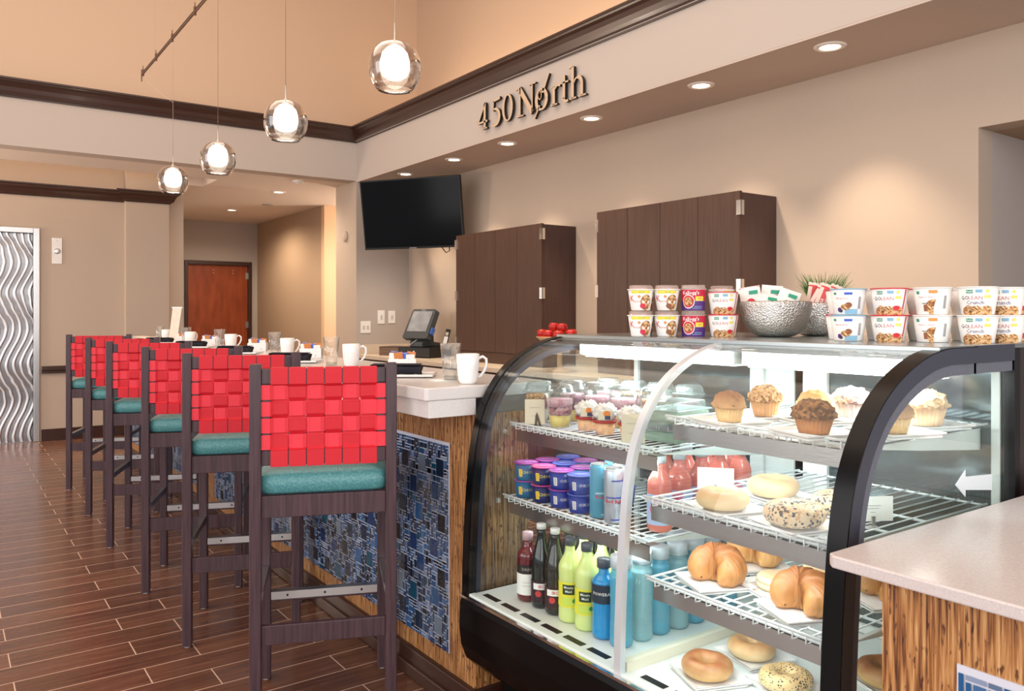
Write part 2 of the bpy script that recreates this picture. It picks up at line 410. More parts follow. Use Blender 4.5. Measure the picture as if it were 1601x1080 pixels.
# upper walls
struct('wall_upper_end', MB().box(-5.5, 4.5, YB, YB+0.15, 3.16, 5.6), upper_paint)
struct('wall_upper_side', MB().box(4.42, 4.6, -4, YB, 3.16, 5.6), upper_paint)
# low ceiling beyond the beam with a raised tray over the lift lobby
mb = MB().box(-5.5, 7, YB+0.2, 8.85, ZS, ZS+0.1).box(2.42, 7, 8.85, 13.2, ZS, ZS+0.1).box(2.0, 2.42, 9.42, 13.2, ZS, ZS+0.1).box(2.205, 2.42, 9.42, 9.44, ZS+0.1, 3.0)
struct('ceiling_low', mb, ceil_paint)
mb = MB().box(-5.5, 2.42, 8.85, 9.6, 3.0, 3.1).box(2.42, 2.44, 8.85, 9.5, ZS+0.1, 3.0).box(-5.5, 2.44, 8.83, 8.85, ZS+0.1, 3.0)
struct('ceiling_tray', mb, ceil_paint)
# lift lobby wall, wall end and corridor
struct('wall_lobby', MB().box(-5.5, 0.0, 9.42, 9.6, 0, 3.0).box(0.76, 2.205, 9.42, 9.6, 0, 3.0).box(0.0, 0.76, 9.42, 9.6, 2.11, 3.0), wall_paint)
struct('wall_pilaster', MB().box(1.6, 2.03, 9.31, 9.42, 0, 3.0), wall_paint)
struct('wall_corridor_left', MB().box(2.06, 2.205, 9.6, 12.9, 0, ZS), grey_paint)
struct('wall_corridor_right', MB().box(4.15, 4.3, 10.23, 12.9, 0, ZS), tan_paint)
struct('wall_corridor_return', MB().box(4.15, 5.6, 10.13, 10.23, 0, ZS), mat('warm_paint', (222, 188, 152), 0.85, spec=0.2))
struct('wall_corridor_end', MB().box(2.0, 3.08, 12.9, 13.05, 0, ZS).box(4.0, 4.4, 12.9, 13.05, 0, ZS).box(3.08, 4.0, 12.9, 13.05, 2.08, ZS), grey_paint)
struct('ceiling_high', MB().box(-5.5, 4.6, -4, YB+0.15, 5.6, 5.7), ceil_paint)

def crown(name, p0, p1, zt, h, d, axis, side, m=crown_wood, ends=(0, 0)):
    """stepped cornice; profile leaves the wall by d; axis 'X' runs along x at wall y=p0, axis 'Y' along y at wall x=p0"""
    prof = [(0, 0), (0.12, 0), (0.16, 0.10), (0.34, 0.16), (0.42, 0.30), (0.52, 0.52), (0.66, 0.70), (0.86, 0.80), (0.90, 0.88), (1.0, 0.90), (1.0, 1.0), (0, 1.0)]
    a, b = p1; mb = MB(); n = len(prof); vs = []
    for e, t in ((0, a), (1, b)):
        for (u, w) in prof:
            off = side*u*d; tt = t+ends[e]*u*d
            vs.append((tt, p0+off, zt-h+w*h) if axis == 'X' else (p0+off, tt, zt-h+w*h))
    fs = [tuple(range(n)), tuple(range(n, 2*n))[::-1]]+[(i, n+i, n+(i+1) % n, (i+1) % n) for i in range(n)]
    if (axis == 'X') == (side > 0): fs = [f[::-1] for f in fs]
    mb.add(vs, fs); return struct(name, mb, m)
crown('trim_1', YB, (-5.5, XB), 3.30, 0.15, 0.11, 'X', -1, ends=(0, -1))
crown('trim_2', XB, (-4, YB), 3.30, 0.15, 0.11, 'Y', -1, ends=(0, -1))
crown('trim_3', 9.42, (-5.5, 1.6), 2.61, 0.12, 0.11, 'X', -1)
crown('trim_4', 9.31, (1.6, 2.03), 2.61, 0.12, 0.11, 'X', -1, ends=(-1, 1))
struct('trim_5', MB().box(0.83, 1.6, 9.375, 9.42, 0.72, 0.765).box(0.83, 1.6, 9.39, 9.42, 0.69, 0.72), crown_wood, bevel=0.004)
struct('baseboard_lobby', MB().box(0.83, 1.6, 9.405, 9.42, 0, 0.12).box(-5.5, -0.08, 9.405, 9.42, 0, 0.12).box(1.585, 2.03, 9.295, 9.31, 0, 0.12), base_wood)
struct('trim_6', MB().box(XB-0.02, XW+0.1, -4, YB+0.15, 3.16, 3.165), beam_paint)
struct('ceiling_ledge', MB().box(XB, 4.42, -4, YB, 3.16, 3.19), upper_paint)

# lift door
d1 = thing('door_1', 'brushed steel lift door with swirled wavy pattern in a steel frame', 'lift door', (0.38, 9.42, 0), kind='structure')
MB().box(0.0, 0.76, 9.46, 9.5, 0.005, 2.11).build('door_panel', wavy_steel(), d1, world=True)
mb = MB().box(0.76, 0.815, 9.40, 9.5, 0, 2.165).box(-0.055, 0.0, 9.40, 9.5, 0, 2.165).box(0.0, 0.76, 9.40, 9.5, 2.11, 2.165)
mb.build('door_frame', steel, d1, world=True, bevel=0.004)
# call plate
cp = thing('call_plate', 'white lift call plate with round button on the lobby wall', 'switch plate', (0.97, 9.42, 1.94))
MB().box(0.925, 1.015, 9.412, 9.42, 1.81, 2.075).build('plate', white_p, cp, world=True, bevel=0.003)
M = Matrix.Translation((0.97, 9.412, 1.94)) @ Matrix.Rotation(math.radians(90), 4, 'X')
MB().lathe([(0.028, -0.001), (0.028, 0.006), (0.02, 0.008), (0, 0.008)], 20, M=M).build('button', steel, cp, world=True)
MB().lathe([(0.005, 0), (0.005, 0.003), (0, 0.003)], 10, M=Matrix.Translation((0.97, 9.412, 2.045)) @ Matrix.Rotation(math.radians(90), 4, 'X')).build('screw', steel, cp, world=True)

# corridor door
d2 = thing('door_2', 'reddish brown wooden door with dark frame at the corridor end', 'door', (3.54, 12.9, 0), kind='structure')
cherry = ramp_mat('cherry_veneer', [(0.3, (122, 52, 22)), (0.7, (152, 72, 34))], 3, (4, 4, 1), rough=0.35, bump=0)
MB().box(3.08, 4.0, 12.92, 12.96, 0.005, 2.06).build('door_panel', cherry, d2, world=True)
MB().box(4.0, 4.05, 12.86, 12.96, 0, 2.12).box(3.03, 3.08, 12.86, 12.96, 0, 2.12).box(3.08, 4.0, 12.86, 12.96, 2.06, 2.12).build('door_frame', base_wood, d2, world=True, bevel=0.004)
for z in (0.3, 1.07, 1.85): MB().box(3.965, 4.0, 12.905, 12.922, z, z+0.1).build('hinge', steel, d2, world=True)
for x in (3.46, 3.76): MB().box(x, x+0.012, 12.912, 12.921, 1.975, 1.987).box(x, x+0.012, 12.912, 12.921, 1.93, 1.942).build('door_stop_screw', steel, d2, world=True)

# wall plates by the till
for x, z, w, h, lab in ((3.725, 1.085, 0.12, 0.13, 'white double socket plate on the grey wall, left of the two plates'), (3.93, 1.185, 0.085, 0.15, 'white single switch plate on the grey wall left of the till screen'), (4.06, 1.19, 0.085, 0.14, 'white switch plate half hidden behind the till screen')):
    p = thing('switch_plate', lab, 'wall plate', (x, YB, z), group='wall plates by the till')
    MB().box(x, x+w, YB-0.008, YB, z, z+h).build('plate', white_p, p, world=True, bevel=0.003)
    for k in range(2 if w > 0.1 else 1):
        xx = x+w*(0.3+0.4*k) if w > 0.1 else x+w*0.5
        MB().box(xx-0.012, xx+0.012, YB-0.013, YB-0.006, z+h*0.35, z+h*0.65).build('rocker', mat('plate_grey', (196, 192, 186), 0.4), p, world=True, bevel=0.002)
th = thing('door_chime', 'round cream disc on the lit face of the pier left of the television', 'wall disc', (XB-0.004, 8.36, 2.16))
MB().lathe([(0.0, 0), (0.06, 0), (0.06, 0.012), (0.05, 0.018), (0, 0.02)], 24, M=Matrix.Translation((XB-0.004, 8.36, 2.16)) @ Matrix.Rotation(math.radians(-90), 4, 'Y')).build('cover', wall_paint, th, world=True)

# ------------------------------------------------------------------ ceiling lamps
lamp_glow = mat('lamp_glow', (255, 236, 210), 0.5, emit=9)
trim_w = mat('lamp_trim', (238, 230, 220), 0.4)
def downlight(x, y, label, e, group, ang=84):
    t = thing('downlight', label, 'recessed light', (x, y, ZS-(0.012 if group.startswith('soffit') else 0)), group=group)
    MB().lathe([(0.052, -0.001), (0.056, -0.008), (0.08, -0.006), (0.085, 0.0), (0.052, 0.0)], 28, closed=True).build('trim_ring', trim_w, t)
    MB().lathe([(0, -0.0035), (0.0515, -0.0035), (0.0515, -0.001), (0, -0.001)], 24).build('lens', lamp_glow, t)
    light('downlight_lamp', 'SPOT', (0, 0, -0.02), e, (1.0, 0.80, 0.60), t, spot_size=math.radians(ang), spot_blend=0.6, shadow_soft_size=0.045)
    return t
names = ['nearest the opening, far right', 'second from the right end', 'just right of the lettering', 'under the first digits of the lettering', 'just left of the lettering, near the television', 'above the television']
for i, (y, n) in enumerate(zip((2.504, 3.397, 4.434, 5.501, 6.36, 7.312), names)):
    downlight(3.871, y, 'small round recessed light in the soffit, '+n, 75, 'soffit downlights in a row')
downlight(3.26, 9.34, 'bright round recessed light in the corridor ceiling, nearer one', 130, 'corridor downlights', 165)
downlight(3.29, 11.33, 'bright round recessed light in the corridor ceiling, farther one', 130, 'corridor downlights', 165)
sd = thing('smoke_detector', 'small white round detector on the low ceiling near the beam', 'detector', (3.15, 8.42, ZS))
MB().lathe([(0, -0.03), (0.05, -0.028), (0.062, -0.012), (0.065, 0), (0, 0)], 24).build('housing', trim_w, sd)
MB().lathe([(0, -0.036), (0.022, -0.034), (0.024, -0.028), (0, -0.028)], 16).build('sensor', white_p, sd)
sd = thing('ceiling_speaker', 'flat grey round grille on the corridor ceiling', 'grille', (3.52, 10.5, ZS))
MB().lathe([(0, -0.008), (0.07, -0.008), (0.08, 0), (0, 0)], 24).build('grille', grey_paint, sd)
sd = thing('ceiling_sensor', 'small white sensor on the low ceiling behind the second farthest pendant', 'detector', (2.25, 8.47, ZS))
MB().lathe([(0, -0.012), (0.05, -0.01), (0.06, 0), (0, 0)], 24).build('cover', trim_w, sd)
light('tray_cove_light', 'AREA', (-1.0, 8.95, 2.84), 14, (1.0, 0.78, 0.58), rot=(math.radians(-120), 0, 0), shape='RECTANGLE', size=6.0, size_y=0.05)
light('ledge_cove_light', 'AREA', (4.2, 3.0, 3.25), 32, (1.0, 0.70, 0.44), rot=(0, math.radians(200), 0), shape='RECTANGLE', size=0.1, size_y=9.0)

# pendants over the bar
smoke = glass_mat('smoked_glass', (0.86, 0.84, 0.82), 4.0, rough=0.05)
opal = mat('opal_glow', (255, 240, 222), 0.5, emit=5)
def make_pendant():
    t = thing('pendant_lamp', '', 'pendant lamp')
    R = 0.1
    prof = [(0.066, -0.086), (0.085, -0.062), (0.097, -0.03), (0.1005, 0.0), (0.097, 0.03), (0.085, 0.058), (0.066, 0.080), (0.04, 0.094), (0.012, 0.099)]
    inn = [(r-0.0025, z) for r, z in prof][::-1]
    MB().lathe(prof+inn, 36, closed=True).build('glass_shade', smoke, t)
    MB().lathe([(0.0, -0.045), (0.03, -0.043), (0.048, -0.03), (0.056, -0.005), (0.056, 0.025), (0.048, 0.055), (0.03, 0.075), (0.0, 0.082)], 28).build('inner_diffuser', opal, t)
    MB().lathe([(0.0, 0.08), (0.016, 0.082), (0.016, 0.1), (0.008, 0.105), (0.0035, 0.11), (0.0035, 0.17), (0, 0.17)], 14).build('socket', steel, t)
    light('pendant_bulb', 'POINT', (0, 0, -0.03), 7, (1.0, 0.83, 0.64), t, shadow_soft_size=0.05)
    return t
pend = Maker(make_pendant)
PEND = [(1.41, 2.75, 2.238, 5.55, 'nearest and largest'), (1.31, 3.66, 2.195, 5.55, 'second from the camera'), (1.306, 4.77, 2.196, 5.55, 'third from the camera'), (1.285, 5.78, 2.205, 2.735, 'farthest and smallest')]
cable_m = mat('clear_cable', (196, 176, 158), 0.4)
for x, y, z, top, n in PEND:
    o = pend((x, y, z), 'smoked glass globe pendant with glowing white core over the bar, '+n, group='globe pendants over the bar')
    cc = MB()
    if n.startswith('farthest'):
        cc.tube([(0, 0, 0.165), (0, 0, top-z), (-0.045, 0.02, top-z+0.035), (-0.10, 0.04, top-z+0.085), (-0.145, 0.07, top-z+0.13), (-0.172, 0.1, top-z+0.185)], 0.0012, 6)
    else: cc.tube([(0, 0, 0.165), (0, 0, top-z)], 0.0012, 6)
    cc.build('cable', cable_m, o)
rl = thing('lighting_rail', 'thin bronze lighting rail running over the bar above the pendants', 'rail', (1.112, 5.9, 2.92))
bronze = mat('bronze', (120, 92, 74), 0.35, metal=0.8)
MB().tube([(1.112, 5.9, 2.92), (1.112, 2.2, 2.92)], 0.006, 8).tube([(1.112, 5.9, 2.935), (1.112, 2.2, 2.935)], 0.003, 6).build('rail', bronze, rl, world=True)
for y in (5.86, 5.46, 5.02, 4.5, 3.6):
    MB().box(1.106, 1.118, y-0.008, y+0.008, 2.905, 2.95).tube([(1.112, y, 2.95), (1.112, y+0.004, 2.975)], 0.003, 6).build('connector', bronze, rl, world=True)
MB().tube([(1.112, 5.9, 2.93), (1.112, 5.905, 2.96), (1.112, 5.91, 2.9), (1.112, 5.905, 2.88)], 0.004, 6).build('end_hook', bronze, rl, world=True)
for y in (5.5, 4.4): MB().tube([(1.112, y, 2.95), (1.112, y, 5.6)], 0.0008, 5).build('suspension_wire', cable_m, rl, world=True)

# ------------------------------------------------------------------ sign lettering on the beam
sg = thing('wall_lettering', 'raised serif lettering reading 450 North on the pale soffit beam', 'sign', (XB, 4.95, 2.92))
sign_face = mat('sign_face', (204, 178, 150), 0.4, metal=0.0); sign_side = mat('sign_side', (12, 9, 9), 0.5)
def ribbon(mb, pts, w, x0=XB-0.012, x1=XB-0.036):
    """stroke given as (s along the wall to the right, height) with widths, built as a solid bar standing off the beam"""
    k = len(pts); ws = w if isinstance(w, (list, tuple)) else [w]*k; L_ = []; R_ = []
    for i in range(k):
        a = Vector(pts[max(i-1, 0)]); b = Vector(pts[min(i+1, k-1)]); t = (b-a).normalized(); n = Vector((-t.y, t.x))
        p = Vector(pts[i]); L_.append(p+n*ws[i]/2); R_.append(p-n*ws[i]/2)
    for i in range(k-1):
        q = [L_[i], L_[i+1], R_[i+1], R_[i]]
        vs = [(x1, -p.x, p.y) for p in q]+[(x0, -p.x, p.y) for p in q]
        mb.add(vs, [(3, 2, 1, 0)], 0); mb.add(vs, [(4, 5, 6, 7), (0, 1, 5, 4), (1, 2, 6, 5), (2, 3, 7, 6), (3, 0, 4, 7)], 1)
def arc(cx, cy, rx, ry, a0, a1, n=16):
    return [(cx+rx*math.cos(math.radians(a0+(a1-a0)*i/n)), cy+ry*math.sin(math.radians(a0+(a1-a0)*i/n))) for i in range(n+1)]
H = 0.2; TH = 0.028; TN = 0.011
def wv(n, lo, hi, f): return [lo+(hi-lo)*abs(f(i/n)) for i in range(n+1)]
z0 = 2.825
def letter(strokes):
    mb = MB()
    for pts, w in strokes: ribbon(mb, [(x, z0+y) for x, y in pts], w)
    return mb.build('letter', [sign_face, sign_side], sg, world=True)
thin_top = lambda t: math.cos(math.pi*2*t)
o = -5.60
letter([([(o+0.095, 0), (o+0.095, 0.21)], TH), ([(o+0.10, 0.21), (o+0.0, 0.06)], 0.014), ([(o-0.005, 0.055), (o+0.135, 0.055)], 0.016), ([(o+0.06, 0.0), (o+0.13, 0.0)], 0.012)])
o = -5.405
letter([([(o+0.02, 0.195), (o+0.12, 0.205)], 0.022), ([(o+0.03, 0.195), (o+0.022, 0.115)], 0.012), (arc(o+0.045, 0.062, 0.068, 0.066, 110, -130), wv(16, 0.012, 0.03, lambda t: math.sin(math.pi*t)))])
o = -5.25
letter([(arc(o+0.07, 0.102, 0.058, 0.102, 0, 360, 28), wv(28, 0.010, 0.03, lambda t: math.cos(2*math.pi*t)))])
o = -5.045
letter([([(o+0.035, 0.0), (o+0.035, 0.215)], 0.014), ([(o+0.19, 0.0), (o+0.19, 0.215)], 0.014), ([(o+0.025, 0.215), (o+0.19, 0.0)], 0.040), ([(o-0.01, 0.0), (o+0.08, 0.0)], 0.010), ([(o-0.02, 0.215), (o+0.045, 0.215)], 0.010), ([(o+0.148, 0.215), (o+0.235, 0.215)], 0.010)])
o = -4.815
letter([(arc(o+0.075, 0.072, 0.062, 0.075, 0, 360, 24), wv(24, 0.012, 0.034, lambda t: math.cos(2*math.pi*t))), ([(o-0.01, -0.055), (o+0.055, 0.03)], 0.014), ([(o+0.085, 0.12), (o+0.165, 0.245)], [0.026, 0.012]), (arc(o+0.055, 0.105, 0.02, 0.03, 0, 360, 12), 0.008)])
o = -4.622
letter([([(o+0.03, 0), (o+0.03, 0.13)], TH), ([(o-0.005, 0), (o+0.07, 0)], 0.011), ([(o+0.0, 0.13), (o+0.03, 0.13)], 0.011), (arc(o+0.085, 0.09, 0.045, 0.045, 150, 60, 8), [0.012]*5+[0.026]*4)])
o = -4.515
letter([([(o+0.04, 0.02), (o+0.04, 0.185)], TH), ([(o+0.0, 0.135), (o+0.09, 0.135)], 0.012), (arc(o+0.07, 0.03, 0.034, 0.034, 185, 300, 8), 0.018)])
o = -4.408
letter([([(o+0.03, 0), (o+0.03, 0.225)], TH), ([(o-0.01, 0.225), (o+0.03, 0.225)], 0.011), ([(o-0.005, 0), (o+0.07, 0)], 0.011), (arc(o+0.085, 0.088, 0.045, 0.05, 160, 0, 10), [0.012]*5+[0.028]*6), ([(o+0.13, 0), (o+0.13, 0.09)], TH), ([(o+0.095, 0), (o+0.175, 0)], 0.011)])

# ------------------------------------------------------------------ back counter, cabinets, television, till
bc = thing('back_counter', 'long pale stone counter along the back wall under the dark cabinets', 'counter', (4.0, 4.5, 0))
MB().box(3.65, XW-0.002, 0.6, YB-0.002, 0.82, 0.86).box(XW-0.02, XW-0.002, 6.46, YB-0.002, 0.86, 0.96).box(XW-0.02, XW-0.002, 4.475, 5.125, 0.86, 0.96).box(XW-0.02, XW-0.002, 0.6, 3.15, 0.86, 0.96).box(3.67, XW-0.02, YB-0.022, YB-0.002, 0.86, 0.96).build('worktop', back_quartz, bc, world=True, bevel=0.003)
MB().box(3.70, XW-0.005, 0.62, YB-0.005, 0.1, 0.819).build('body', [dark_cab], bc, world=True)
for k in range(12):
    y = 0.64+k*0.6
    MB().box(3.68, 3.70, y+0.01, y+0.59, 0.14, 0.64).build('cabinet_door', dark_cab, bc, world=True)
    MB().box(3.68, 3.70, y+0.01, y+0.59, 0.66, 0.80).build('drawer', dark_cab, bc, world=True)

def cabinet(y0, y1, seams, label, zt):
    t = thing('wall_cabinet', label, 'cabinet', (4.13, (y0+y1)/2, 0.862), group='tall dark cabinets on the back wall')
    MB().box(3.975, XW-0.001, y0+0.01, y1-0.01, 0.862, zt).build('body', [cab_side], t, world=True, bevel=0.002)
    MB().box(3.96, 3.974, y0, y1, 0.862, 0.955).build('bottom_rail', dark_cab, t, world=True)
    ys = [y0]+seams+[y1]; hz = (0.99, 1.42, 1.90)
    for i in range(len(ys)-1):
        dd = MB().box(3.95, 3.972, ys[i]+0.002, ys[i+1]-0.002, 0.96, zt+0.005).build('door', dark_cab, t, world=True)
        if i == 1:
            MB().lathe([(0.0, 0.02), (0.009, 0.018), (0.009, 0.012), (0.004, 0.01), (0.004, 0), (0, 0)], 12, M=Matrix.Translation((3.95, ys[i+1]-0.035, 1.03)) @ Matrix.Rotation(math.radians(-90), 4, 'Y')).build('knob', chrome, dd)
        if i == 2:
            MB().lathe([(0.0, 0.02), (0.009, 0.018), (0.009, 0.012), (0.004, 0.01), (0.004, 0), (0, 0)], 12, M=Matrix.Translation((3.95, ys[i]+0.035, 1.03)) @ Matrix.Rotation(math.radians(-90), 4, 'Y')).build('knob', chrome, dd)
    for y in (y0, y1):
        s = -1 if y == y0 else 1
        for z in hz: MB().box(3.944, 3.975, y, y+s*0.012, z, z+0.09).box(3.942, 3.95, y-s*0.022, y+s*0.012, z, z+0.09).build('hinge', chrome, t, world=True)
    return t
cabinet(3.16, 4.465, [3.493, 3.824, 4.139], 'dark brown cabinet on the back wall, nearer and larger of the two', 2.042)
cabinet(5.132, 6.454, [5.475, 5.80, 6.13], 'dark brown cabinet on the back wall, farther one beside the television', 2.025)

tv = thing('television', 'large black flat television tilted down in the corner above the till', 'television', (3.77, 7.01, 2.285), rot=(math.radians(0), 0, 0))
nrm = Vector((-0.84, -0.54, 0)).normalized()
Mtv = Matrix.Translation((3.77, 7.01, 2.285)) @ Matrix.Rotation(math.atan2(nrm.x, -nrm.y), 4, 'Z') @ Matrix.Rotation(math.radians(9), 4, 'X')
# local front is -Y
MB().box(-0.555, 0.555, -0.005, 0.035, -0.345, 0.345, M=Mtv).build('casing', black_p, tv, world=True, bevel=0.004)
MB().box(-0.54, 0.54, -0.0075, -0.0055, -0.325, 0.332, M=Mtv).build('screen', screen_black, tv, world=True)
MB().box(-0.04, 0.04, -0.008, -0.006, -0.341, -0.334, M=Mtv).build('badge', grey_ink, tv, world=True)
MB().box(-0.2, 0.2, 0.035, 0.06, -0.2, 0.2, M=Mtv).tube([Mtv @ Vector((0, 0.06, 0)), (4.1, 7.5, 2.26), (4.31, 7.9, 2.26)], 0.025, 8).box(4.25, XW, 7.8, 8.0, 2.12, 2.4).build('wall_arm', black_p, tv, world=True)
MB().tube([Mtv @ Vector((0.3, 0.02, -0.34)), Mtv @ Vector((0.33, 0.05, -0.40)), Mtv @ Vector((0.37, 0.05, -0.38)), Mtv @ Vector((0.38, 0.03, -0.34))], 0.005, 6).build('cord', black_p, tv, world=True)

# ------------------------------------------------------------------ bar
XF, Y0B, Y1B = 1.39, 2.157, 7.95
bar = thing('bar', 'long bar front in brown strand bamboo with blue mosaic panels, behind the stools', 'bar', (1.55, 5.0, 0))
MB().box(XF, 1.60, Y0B, Y1B, 0.1, 0.976).build('body', strand, bar, world=True)
MB().box(XF+0.002, 1.60, Y0B-0.004, Y0B, 0.1, 0.976).build('end_panel', strand, bar, world=True)
MB().box(1.372, 1.63, Y0B-0.012, Y1B, 0.03, 0.1).box(1.36, 1.64, Y0B-0.02, Y1B, 0, 0.05).build('base_moulding', base_wood, bar, world=True, bevel=0.006)
tile_cols = [(14, 16, 30), (20, 40, 62), (28, 66, 108), (40, 86, 134), (66, 104, 148), (92, 112, 142), (104, 120, 136), (18, 72, 96), (26, 32, 56), (112, 128, 160), (30, 54, 96), (132, 146, 172)]
tile_mats = [mat('mosaic_glass', c, 0.35, spec=0.18) for c in tile_cols]+[mat('grout', (206, 208, 220), 0.8)]
def mosaic(w, h, u, g, seed):
    """random opus of rectangles; returns (x0,x1,y0,y1,colour)"""
    R = random.Random(seed); nx, ny = int(w/u), int(h/u); occ = [[False]*nx for _ in range(ny)]; out = []
    def put(i, j, a, b, c):
        for jj in range(j, j+b):
            for ii in range(i, i+a): occ[jj][ii] = True
        out.append((i*u+g, (i+a)*u-g, j*u+g, (j+b)*u-g, c))
    step = 12
    for j in range(2, ny-8, 9):
        for i in range(3+(j//9 % 2)*5, nx-6, step):
            a, b = i+R.randint(-2, 2), j+R.randint(-1, 2)
            if a < 0 or a+5 > nx or b+6 > ny or any(occ[jj][ii] for jj in range(b, b+6) for ii in range(a, a+5)): continue
            put(a, b, 5, 6, R.choice([0, 1, 1, 2, 2, 3, 10, 6, 7, 8]))
    shapes = [(3, 2), (2, 3), (2, 2), (1, 3), (3, 1), (2, 1), (1, 2), (1, 1), (1, 4), (4, 1)]
    for j in range(ny):
        for i in range(nx):
            if occ[j][i]: continue
            R.shuffle(shapes)
            for a, b in shapes+[(1, 1)]:
                if i+a <= nx and j+b <= ny and not any(occ[jj][ii] for jj in range(j, j+b) for ii in range(i, i+a)):
                    put(i, j, a, b, R.choice([0, 0, 1, 1, 2, 3, 3, 4, 4, 5, 9, 10, 10, 7, 11, 8])); break
    return out
def tile_panel(x, ya, yb, za, zb, seed, parent, sign=-1):
    mb = MB().box(x-0.003, x, ya, yb, za, zb, 12)
    for a, b, c, d, k in mosaic(yb-ya, zb-za, 0.0104, 0.0016, seed):
        mb.add([(x-0.0055, ya+a, za+c), (x-0.0055, ya+b, za+c), (x-0.0055, ya+b, za+d), (x-0.0055, ya+a, za+d)], [(0, 3, 2, 1)], k)
    return mb.build('mosaic_panel', tile_mats, parent, world=True)
for k in range(4): tile_panel(XF, 2.312+1.5*k, 3.64+1.5*k, 0.16, 0.866, 11+k, bar)
bt = thing('quartz_worktop', 'white speckled quartz bar top set with mugs and glasses', 'worktop', (1.45, 5.0, 0.976))
mb = MB().prism([(1.219, Y0B-0.003), (1.70, Y0B-0.003), (1.70, Y1B+0.05), (1.21, Y1B+0.05), (1.21, Y0B+0.006)], 1.03, 1.07, 'Z')
mb.build('slab', quartz, bt, world=True, bevel=0.004)
MB().box(1.40, 1.66, Y0B+0.01, Y1B, 0.978, 1.0295).build('support_rail', steel, bt, world=True)
MB().box(1.222, 1.395, Y0B+0.0, Y1B+0.03, 0.976, 1.0295).build('apron', quartz, bt, world=True, bevel=0.002)

